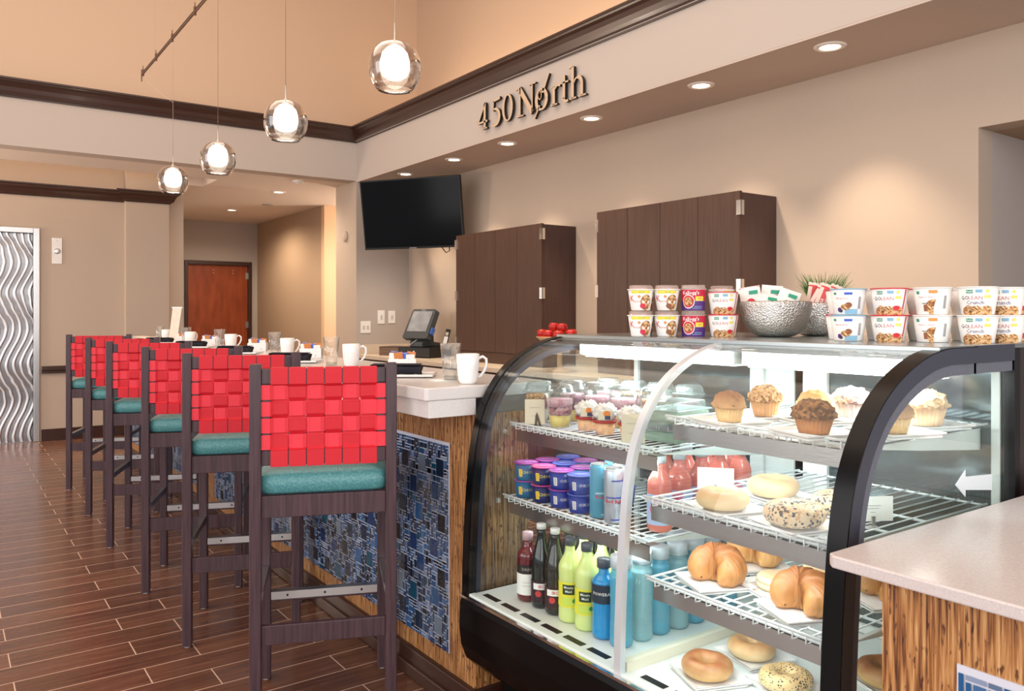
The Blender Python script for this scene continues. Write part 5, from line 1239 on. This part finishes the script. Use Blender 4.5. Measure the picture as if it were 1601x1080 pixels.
b_pink = Maker(make_bottle(0.033, 0.20, 0.016, 0.125, pink, palecap, 0.018, 0.018, [(0.02, 0.10, mat('label_sky', (168, 186, 222), 0.4), [('disc', 0.02, -0.2, 0.06, mat('label_rose', (220, 84, 104), 0.4)), ('text', 'SOBE', 0.016, -0.1, 0.045, grn), ('rect', 0.03, 0.016, -0.2, 0.088, mat('label_pink', (214, 90, 130), 0.4))])]))
ZZ = ZD+0.0005
FR = [(b_red, 1.96, 'red drink bottle with white label, leftmost in the front row'), (b_dark, 1.892, 'dark soda bottle in the front row, left one'), (b_dark, 1.826, 'dark soda bottle in the front row, right one'), (b_lem, 1.758, 'pale yellow lemonade bottle in the front row, left one'), (b_lem, 1.686, 'pale yellow lemonade bottle in the front row, right one'), (b_blue, 1.616, 'bright blue sports drink bottle in the front row'), (b_wat, 1.548, 'clear blue water bottle in the front row beside the divider')]
for mk, y, lab in FR: mk((1.455, y, ZZ), lab, facing(1.455, y), 'bottles on the left floor of the case')
for mk, x, y, lab in [(b_dark, 1.53, 1.925, 'dark soda bottle in the second row, left one'), (b_dark, 1.53, 1.855, 'dark soda bottle in the second row, right one'), (b_lem, 1.53, 1.785, 'lemonade bottle in the second row, left one'), (b_lem, 1.535, 1.712, 'lemonade bottle in the second row, middle one'), (b_lem, 1.535, 1.640, 'lemonade bottle in the second row, right one'),
    (b_dark, 1.605, 1.89, 'dark soda bottle in the third row, left one'), (b_dark, 1.605, 1.82, 'dark soda bottle in the third row, middle one'), (b_dark, 1.61, 1.748, 'dark soda bottle in the third row, right one'), (b_lem, 1.61, 1.675, 'lemonade bottle in the third row')]:
    mk((x, y, ZZ), lab, facing(x, y), 'bottles on the left floor of the case')
for i in range(6):
    x = 1.528+0.07*i
    (b_wat, b_wat2)[(i+1) % 2]((x, 1.548+0.003*(i % 2), ZZ), 'pale-capped blue water bottle against the divider, %s from the front' % ('first', 'second', 'third', 'fourth', 'fifth', 'sixth')[i], 0.3*i, 'water bottles against the divider')
    if i > 1: (b_wat2, b_wat)[i % 2]((x-0.01, 1.625, ZZ), 'blue water bottle in the second line from the divider, %s from the front' % ('', '', 'first', 'second', 'third', 'fourth')[i], 0.3*i, 'water bottles against the divider')
for i in range(5):
    x = 1.558+0.082*i
    b_pink((x, 1.51+(0.005 if i % 2 else 0), LB+0.0015), 'pink juice bottle against the divider on the upper left shelf, %s from the front' % ('first', 'second', 'third', 'fourth', 'last')[i], facing(x, 1.51), 'pink juice bottles against the divider')
for i in range(4):
    x = 1.675+0.085*i
    b_pink((x, 1.60, LB+0.0015), 'pink juice bottle in the second line from the divider, %s from the front' % ('first', 'second', 'third', 'last')[i], facing(x, 1.6), 'pink juice bottles against the divider')
# ------------------------------------------------------------------ cereal cups on the case
cupw = mat('cup_white', (240, 238, 234), 0.35); lidc = glass_mat('cup_lid', (0.92, 0.93, 0.93), 1.6, haze=0.35, hcol=(214, 196, 186))
lab_y = mat('label_yellow', (236, 216, 70), 0.5); lab_o = mat('label_pumpkin', (226, 140, 80), 0.5); lab_r = mat('label_red', (206, 34, 52), 0.5); lab_pk = mat('label_crimson', (206, 40, 70), 0.5); lab_br = mat('label_brown', (140, 86, 52), 0.5)
lab_g = mat('label_green', (40, 150, 120), 0.5); lab_lb = mat('label_light_blue', (130, 178, 204), 0.5); lab_ly = mat('label_pale_yellow', (240, 214, 110), 0.5); lab_pu = mat('label_purple', (80, 36, 120), 0.5); lab_mg = mat('label_magenta', (196, 28, 62), 0.5); lab_bl = mat('label_blue', (60, 96, 190), 0.5); lab_or = mat('label_orange_tag', (226, 150, 80), 0.5)
txt_r = mat('text_rose', (200, 120, 120), 0.5); txt_b = mat('text_slate', (90, 90, 130), 0.5)
cup_mats = [cupw, lab_y, lab_o, gran_m, lab_pk, lab_br, lab_g, lab_lb, lab_ly, lab_pu, lab_mg, card, ink, txt_r, txt_b, lab_r, lab_bl, lab_or]
def halfband(r0f, z0, z1, a0, a1, n=14):
    """patch between two heights over an angle range, as a flat drawing for wrap"""
    return None
def cup_base(r0, r1, h):
    return lambda z: r0+(r1-r0)*z/h
def body(s, rf, h):
    s.lathe([(0, 0), (rf(0)-0.002, 0), (rf(0), 0.002), (rf(h*0.5), h*0.5), (rf(h), h), (0, h)], 36)
def pic(s, rf, a, z, rx, rz_, m=3, a0=0, a1=2*math.pi, off=0.0008): s.wrap(*disc2(rx, 20, 0, 0, rz_, a0, a1), rf, a, z, off, m)
def make_kcup(accent):
    def f():
        t = thing('cereal_cup', '', 'cereal cup'); h = 0.062; rf = cup_base(0.0285, 0.038, h)
        s = MB(); body(s, rf, h)
        s.wrap(*rect2(0.062, 0.009, 12), rf, 0.0, 0.056, 0.0006, 1)
        v, fc = text2('Special', 0.006); s.wrap(v, fc, rf, 0.1, 0.0565, 0.0009, 6)
        pic(s, rf, 0.52, 0.024, 0.017, 0.024); pic(s, rf, 0.22, 0.014, 0.0085, 0.0075, accent, off=0.0011)
        pic(s, rf, -0.12, 0.042, 0.0045, 0.0045, 2)
        v, fc = text2('K', 0.026, 0.0); s.wrap(v, fc, rf, -0.85, 0.036, 0.0008, 15)
        v, fc = text2('cereal', 0.010); s.wrap(v, fc, rf, -0.35, 0.028, 0.0008, 13)
        s.build('cup', cup_mats, t)
        MB().lathe([(0.034, h+0.0003), (0.0405, h+0.0003), (0.0405, h+0.003), (0.034, h+0.003)], 32, closed=True).build('rim', card, t)
        MB().shell([(0.0345, h+0.0032), (0.0345, h+0.012), (0.032, h+0.0145), (0.0, h+0.015)], 28).build('lid', lidc, t)
        MB().lathe([(0, h+0.0005), (0.031, h+0.0005), (0.031, h+0.008), (0, h+0.008)], 24).build('snack_sachet', mat('sachet', (180, 110, 96), 0.5, var=0.4, vscale=60), t)
        return t
    return f
def make_krave():
    t = thing('cereal_cup', '', 'cereal cup'); h = 0.064; rf = cup_base(0.0335, 0.0375, h)
    s = MB(); body(s, rf, h)
    s.wrap(*rect2(0.105, 0.034, 18), rf, 0.0, 0.046, 0.0005, 10); s.wrap(*rect2(0.105, 0.028, 18), rf, 0.0, 0.0145, 0.0005, 9)
    pic(s, rf, -0.42, 0.027, 0.019, 0.021, 11, off=0.0009); pic(s, rf, -0.42, 0.027, 0.0165, 0.0185, 15, off=0.0012); pic(s, rf, -0.42, 0.027, 0.013, 0.013, 3, off=0.0015)
    s.wrap(*rect2(0.026, 0.013), rf, 0.55, 0.036, 0.001, 1); v, fc = text2('NEW', 0.006); s.wrap(v, fc, rf, 0.55, 0.036, 0.0013, 15)
    v, fc = text2("Kellogg's", 0.0145, 0.015); s.wrap(v, fc, rf, -0.22, 0.053, 0.0012, 11)
    s.wrap(*rect2(0.024, 0.0015), rf, 0.45, 0.012, 0.001, 7); s.wrap(*rect2(0.03, 0.0015), rf, 0.35, 0.007, 0.001, 7)
    s.build('cup', cup_mats, t)
    MB().lathe([(0, h+0.0003), (0.0395, h+0.0003), (0.0395, h+0.003), (0.035, h+0.0035), (0.035, h+0.013), (0, h+0.013)], 30).build('lid', lidc, t)
    return t
def make_kashi(kind, h=0.063, r1=0.0435):
    def f():
        t = thing('cereal_cup', '', 'cereal cup'); rf = cup_base(r1*0.79, r1, h)
        s = MB(); body(s, rf, h)
        if kind in ('berry', 'crunch'):
            s.wrap(*rect2(0.015, 0.008), rf, -0.42 if kind == 'crunch' else -0.55, h-0.009, 0.0008, 6)
            v, fc = text2('Kashi', 0.0062, 0.02); s.wrap(v, fc, rf, -0.42 if kind == 'crunch' else -0.55, h-0.009, 0.0012, 11)
            s.wrap(*rect2(0.014, 0.007), rf, 0.05, h-0.008, 0.0008, 7)
            v, fc = text2('GO', 0.0135); s.wrap(v, fc, rf, -0.72, h-0.024, 0.0008, 12)
            v, fc = text2('LEAN', 0.0125); s.wrap(v, fc, rf, -0.12, h-0.024, 0.0008, 13)
            if kind == 'crunch': v, fc = text2('Crunch', 0.0125); s.wrap(v, fc, rf, -0.15, h-0.035, 0.0008, 14)
            for a, z in ((0.48, h-0.008), (0.42, h-0.021), (0.60, h-0.021)): pic(s, rf, a, z, 0.0042, 0.0042, 8)
            for i in range(9): pic(s, rf, -0.72+0.17*i, 0.008+0.002*math.sin(i*2), 0.009, 0.0095+0.003*abs(math.sin(i*1.7)), 3, off=0.0006+0.0001*i)
            if kind == 'berry': pic(s, rf, 0.42, 0.016, 0.008, 0.006, 15, off=0.002); s.wrap(*rect2(0.0035, h-0.002, 2, slant=0.005), rf, 0.88, h/2, 0.001, 15)
        elif kind == 'box':
            s.wrap(*rect2(0.009, 0.007), rf, -0.75, h-0.010, 0.0008, 6); s.wrap(*rect2(0.019, 0.0075), rf, 0.12, h-0.008, 0.0008, 17)
            v, fc = text2('Heart to Heart', 0.0062); s.wrap(v, fc, rf, -0.25, h-0.021, 0.0008, 13)
            pic(s, rf, 0.16, 0.018, 0.017, 0.019, 3, a0=math.pi*0.42, a1=math.pi*1.5); s.wrap(*rect2(0.008, 0.016), rf, -0.32, 0.016, 0.0008, 5); s.wrap(*rect2(0.015, 0.0015), rf, -0.32, 0.027, 0.0009, 12)
            for q in range(10): s.wrap(*rect2(0.007, 0.0016), rf, 0.82, 0.016+q*0.0031, 0.0008, 12)
        else:
            s.wrap(*rect2(0.008, 0.006), rf, -0.72, h-0.010, 0.0008, 6); s.wrap(*rect2(0.019, 0.006), rf, 0.10, h-0.010, 0.0008, 16)
            v, fc = text2('Blueberry', 0.0075); s.wrap(v, fc, rf, -0.3, h-0.022, 0.0008, 13)
            pic(s, rf, -0.05, 0.019, 0.012, 0.008, 3); pic(s, rf, 0.12, 0.024, 0.008, 0.007, 5, off=0.0009); pic(s, rf, -0.48, 0.012, 0.005, 0.006, 9); pic(s, rf, -0.38, 0.009, 0.004, 0.004, 12)
            s.wrap(*rect2(0.03, 0.012), rf, 0.3, 0.008, 0.0007, 7)
            for q in range(10): s.wrap(*rect2(0.007, 0.0016), rf, 0.82, 0.016+q*0.0031, 0.0008, 12)
        s.build('cup', cup_mats, t)
        MB().lathe([(0, h+0.0003), (r1+0.0015, h+0.0003), (r1+0.0015, h+0.0022), (r1-0.003, h+0.003), (0, h+0.0028)], 32).build('foil_lid', {'berry': lab_r, 'crunch': cupw, 'box': cupw, 'blue': lab_lb}[kind], t)
        return t
    return f
kc1, kc2, kv = Maker(make_kcup(4)), Maker(make_kcup(5)), Maker(make_krave)
ks = {k: Maker(make_kashi(k)) for k in ('berry', 'crunch', 'box', 'blue')}
ks['berry_small'] = Maker(make_kashi('berry', 0.064, 0.0445))
ZT = ZC+0.0005
for i, (x, y, mk, p, n, ex) in enumerate([(1.742, 1.768, kc1, 0.0785, 'with a red berry picture, first column', 0), (1.803, 1.718, kc2, 0.0785, 'with a brown nut picture, second column', 0), (1.867, 1.669, kv, 0.0785, 'red and purple, third column', 0), (1.918, 1.597, ks['berry_small'], 0.0785, 'white with a granola picture, fourth column', 0)]):
    dx, dy = 0.068, 0.062
    for lv, l in ((0, 'lower'), (1, 'upper')):
        pp = p if mk is not ks['berry_small'] else 0.0675
        mk((x, y, ZT+lv*pp), '%s cereal cup of the left group %s' % (l, n), facing(x, y, 0.1 if i == 3 else 0), 'cereal cups left of the bowls')
    for lv, l in ((0, 'lower'), (1, 'upper')):
        kc1_ = (kc1, kc2)[i % 2]
        kc1_((x+dx, y+dy, ZT+lv*0.0785), '%s cereal cup of the left group, back row, %s' % (l, n.split(', ')[-1]), facing(x, y, 1.0), 'cereal cups left of the bowls')
for i, (x, y, kd, n) in enumerate([(1.892, 1.172, 'blue', 'with blue tag, first column right of the bowls'), (1.930, 1.084, 'berry', 'with a red stripe, second column right of the bowls'), (1.966, 0.995, 'box', 'with orange tag, third column right of the bowls'), (2.000, 0.906, 'crunch', 'with green tag and granola band, fourth column'), (2.10, 0.890, 'crunch', 'with granola band, just right of the green-tagged one'), (2.192, 0.90, 'berry', 'with red stripe, cut off by the picture edge')]):
    z = ZT
    for lv, l in ((0, 'lower'), (1, 'upper')):
        ks[kd]((x, y, z+lv*0.0668), '%s white cereal cup %s' % (l, n), facing(x, y, -0.1 if kd in ('box', 'blue') else 0), 'cereal cups right of the bowls')
for i, (x, y, kd, n) in enumerate([(1.976, 1.24, 'berry', 'first'), (2.012, 1.15, 'box', 'second'), (2.05, 1.06, 'berry', 'third'), (2.15, 1.00, 'box', 'fourth')]):
    for lv, l in ((0, 'lower'), (1, 'upper')):
        ks[kd]((x, y, ZT+lv*0.0668), '%s white cereal cup, back row right of the bowls, %s from left' % (l, n), facing(x, y, 0.8), 'cereal cups right of the bowls')

# hammered bowls
ham, _t, _b = new_mat('hammered_steel'); _N = _t.nodes; _L = _t.links
_b.inputs['Base Color'].default_value = lin((214, 212, 208))+(1,); _b.inputs['Metallic'].default_value = 1.0; _b.inputs['Roughness'].default_value = 0.3
_tc = _N.new('ShaderNodeTexCoord'); _v = _N.new('ShaderNodeTexVoronoi'); _v.inputs['Scale'].default_value = 230; _L.new(_tc.outputs['Object'], _v.inputs['Vector'])
_bp = _N.new('ShaderNodeBump'); _bp.inputs['Strength'].default_value = 0.6; _bp.inputs['Distance'].default_value = 0.004; _L.new(_v.outputs['Distance'], _bp.inputs['Height']); _L.new(_bp.outputs[0], _b.inputs['Normal'])
def bowl(x, y, R, h, label):
    o = MB(); out = [(0, 0.0), (R*0.34, 0.0)]; n = 12
    for i in range(1, n+1):
        a = math.pi/2*i/n; out.append((R*0.34+(R-R*0.34)*math.sin(a)**0.9, h*(1-math.cos(a))))
    inn = [(r-0.003, z+0.003) for r, z in out if r > 0][::-1]+[(0, 0.003)]
    m = o.lathe(out+inn, 48).build('metal_bowl', ham); m.location = (x, y, ZT)
    return tag(m, label, 'bowl', 'hammered metal bowls on the case')
bowl(2.044, 1.503, 0.104, 0.103, 'front hammered metal bowl full of white snack pouches')
bowl(2.232, 1.497, 0.080, 0.10, 'back hammered metal bowl holding red snack bars')
pouch_w = mat('pouch_film', (236, 230, 224), 0.3); pouch_p = mat('pouch_peach', (226, 176, 140), 0.35); 
def make_pouch(cm, pm, dm, w=0.062, h=0.085, th=0.010, txt='Kashi'):
    def f():
        t = thing('snack_pouch', '', 'snack pouch')
        nx, nz = 8, 8; vs = []; fs = []
        for s_ in (-1, 1):
            for i in range(nx+1):
                for j in range(nz+1):
                    u, v = i/nx, j/nz; d = th*(math.sin(math.pi*u)*math.sin(math.pi*v))**0.6+0.0004 if 0 < u < 1 and 0 < v < 1 else 0.0004
                    vs.append(((u-0.5)*w, s_*d, v*h))
        k = (nx+1)*(nz+1)
        for s_ in (0, 1):
            for i in range(nx):
                for j in range(nz):
                    a = s_*k+i*(nz+1)+j; q = (a, a+nz+1, a+nz+2, a+1); fs.append(q if s_ == 0 else q[::-1])
        MB().add(vs, fs, 0, True).build('film', cm, t)
        s = MB()
        for zz in (0.002, h-0.006): s.box(-w/2, w/2, -0.0014, 0.0014, zz, zz+0.005)
        s.build('sealed_edge', pm, t)
        s = MB(); dv_, df = disc2(w*0.2, 14, 0, h*0.38); s.add([(a, -th-0.0012, b) for a, b in dv_], df, 0)
        dv_, df = rect2(w*0.42, h*0.14, 3, w*0.16, h*0.74); s.add([(a, -th*0.93-0.0012, b) for a, b in dv_], df, 1)
        s.build('print', [dm, lab_g], t)
        return t
    return f
pA = Maker(make_pouch(pouch_w, pouch_w, lab_br)); pB = Maker(make_pouch(pouch_w, mat('seal_rose', (214, 150, 140), 0.4), lab_r)); pC = Maker(make_pouch(pouch_p, pouch_w, lab_br))
for i, (mk, dx, dy, dz, rx, ry, n) in enumerate([(pB, -0.058, 0.035, 0.062, -0.9, 0.5, 'lying at the left rim'), (pA, -0.035, 0.012, 0.07, -0.6, 0.2, 'leaning left with a nut picture'), (pA, 0.015, -0.012, 0.078, -0.4, 0.35, 'upright in the middle'), (pB, -0.035, 0.055, 0.082, -0.25, -0.15, 'at the back left with a red edge'), (pC, 0.045, 0.012, 0.07, -0.7, 0.8, 'peach coloured, leaning right'), (pB, 0.05, -0.04, 0.068, -1.0, 0.6, 'lying at the right rim'), (pA, 0.025, 0.04, 0.085, -0.2, 0.1, 'tallest at the back')]):
    mk((2.044+dx, 1.503+dy, ZT+dz-0.012), 'small white snack pouch in the front bowl, '+n if mk is not pC else 'small snack pouch in the front bowl, '+n, 0, 'snack pouches in the front bowl', rot=(rx, ry, facing(2.03, 1.5)))
barm = mat('bar_wrap', (206, 60, 62), 0.35); barw = mat('bar_cream', (230, 206, 190), 0.35)
def make_bar():
    t = thing('snack_bar', '', 'snack bar')
    MB().box(-0.013, 0.013, -0.006, 0.006, 0.006, 0.112).build('wrapper', barm, t, bevel=0.004)
    MB().box(-0.0135, -0.002, -0.0068, 0.0068, 0.012, 0.106).build('printed_side', barw, t)
    MB().prism([(-0.015, 0.111), (0.015, 0.111), (0.015, 0.122), (0.009, 0.119), (0.003, 0.122), (-0.003, 0.119), (-0.009, 0.122), (-0.015, 0.119)], -0.001, 0.001, 'Y').build('crimped_end', barw, t)
    v, fc = text2('BAR', 0.014); MB().add([(0.0055-b_, -0.0066, 0.06+a_) for a_, b_ in v], [f_[::-1] for f_ in fc]).build('lettering', card, t)
    return t
sbar = Maker(make_bar)
for i, (dx, dy, ry, n) in enumerate([(-0.05, 0.02, 0.5, 'leftmost'), (-0.03, -0.01, 0.35, 'second from the left'), (-0.01, 0.015, 0.55, 'third from the left'), (0.01, -0.02, 0.42, 'middle one'), (0.02, 0.02, 0.30, 'behind the middle one'), (0.035, -0.01, 0.5, 'rightmost'), (0.0, 0.035, 0.15, 'most upright at the back')]):
    sbar((2.232+dx*0.7, 1.497+dy*0.7, ZT+0.05), 'red and cream snack bar standing in the back bowl, '+n, 0, 'snack bars in the back bowl', rot=(-0.15, ry, facing(2.2, 1.5)))
# grass plant
pl = thing('potted_grass', 'small green grass plant in a pale square pot behind the metal bowls', 'plant', (2.357, 1.548, ZT), facing(2.34, 1.53)); pl.scale = (0.9, 0.9, 1)
potm = mat('pot_ceramic', (206, 200, 196), 0.5)
MB().box(-0.045, 0.045, -0.045, 0.045, 0, 0.008).box(-0.05, 0.05, -0.05, -0.044, 0.0, 0.085).box(-0.05, 0.05, 0.044, 0.05, 0.0, 0.085).box(-0.05, -0.044, -0.044, 0.044, 0, 0.085).box(0.044, 0.05, -0.044, 0.044, 0, 0.085).build('pot', potm, pl)
MB().box(-0.0435, 0.0435, -0.0435, 0.0435, 0.008, 0.075).build('soil', mat('soil', (60, 44, 34), 0.95, bump=0.5), pl)
grass_m = [mat('grass', c, 0.5) for c in ((40, 110, 36), (66, 138, 48), (28, 82, 32), (120, 124, 70))]
R = random.Random(5); s = MB()
for i in range(420):
    x, y = R.uniform(-0.04, 0.04), R.uniform(-0.04, 0.04); L_ = R.uniform(0.09, 0.15); bx_, by_ = x*1.1+R.gauss(0, 0.012), y*1.1+R.gauss(0, 0.012)
    w = R.uniform(0.002, 0.0034); a = R.uniform(0, math.pi); vx, vy = math.cos(a)*w, math.sin(a)*w; vs = []
    for q in range(5):
        tt = q/4; k = 1-tt*0.9; px_, py_ = x+bx_*tt*tt, y+by_*tt*tt; vs += [(px_-vx*k, py_-vy*k, 0.07+L_*tt*(1-0.1*tt)), (px_+vx*k, py_+vy*k, 0.07+L_*tt*(1-0.1*tt))]
    s.add(vs, [(2*q, 2*q+1, 2*q+3, 2*q+2) for q in range(4)], R.choice([0, 0, 1, 1, 2, 3]) if L_ < 0.14 else 0, True)
s.build('grass_blades', grass_m, pl)

# ------------------------------------------------------------------ near counter on the right
nb = thing('service_counter', 'brown strand bamboo counter body with blue mosaic, cut off at the right edge', 'counter', (1.7, -0.2, 0))
MB().box(1.225, 2.55, -1.6, 0.700, 0.1, 0.8785).build('body', strand, nb, world=True)
MB().box(1.21, 2.56, -1.6, 0.712, 0, 0.1).build('base_moulding', base_wood, nb, world=True, bevel=0.005)
tile_panel(1.225, -0.75, 0.583, 0.16, 0.783, 31, nb)
nt = thing('stone_worktop', 'pale speckled stone counter top at the right edge, in front of the display case', 'worktop', (1.7, -0.2, 0.879))
MB().prism([(1.212, 0.785), (1.20, 0.773), (1.20, -1.65), (2.6, -1.65), (2.6, 0.785)], 0.879, 0.90, 'Z').build('slab', quartz_pink, nt, world=True, bevel=0.003)
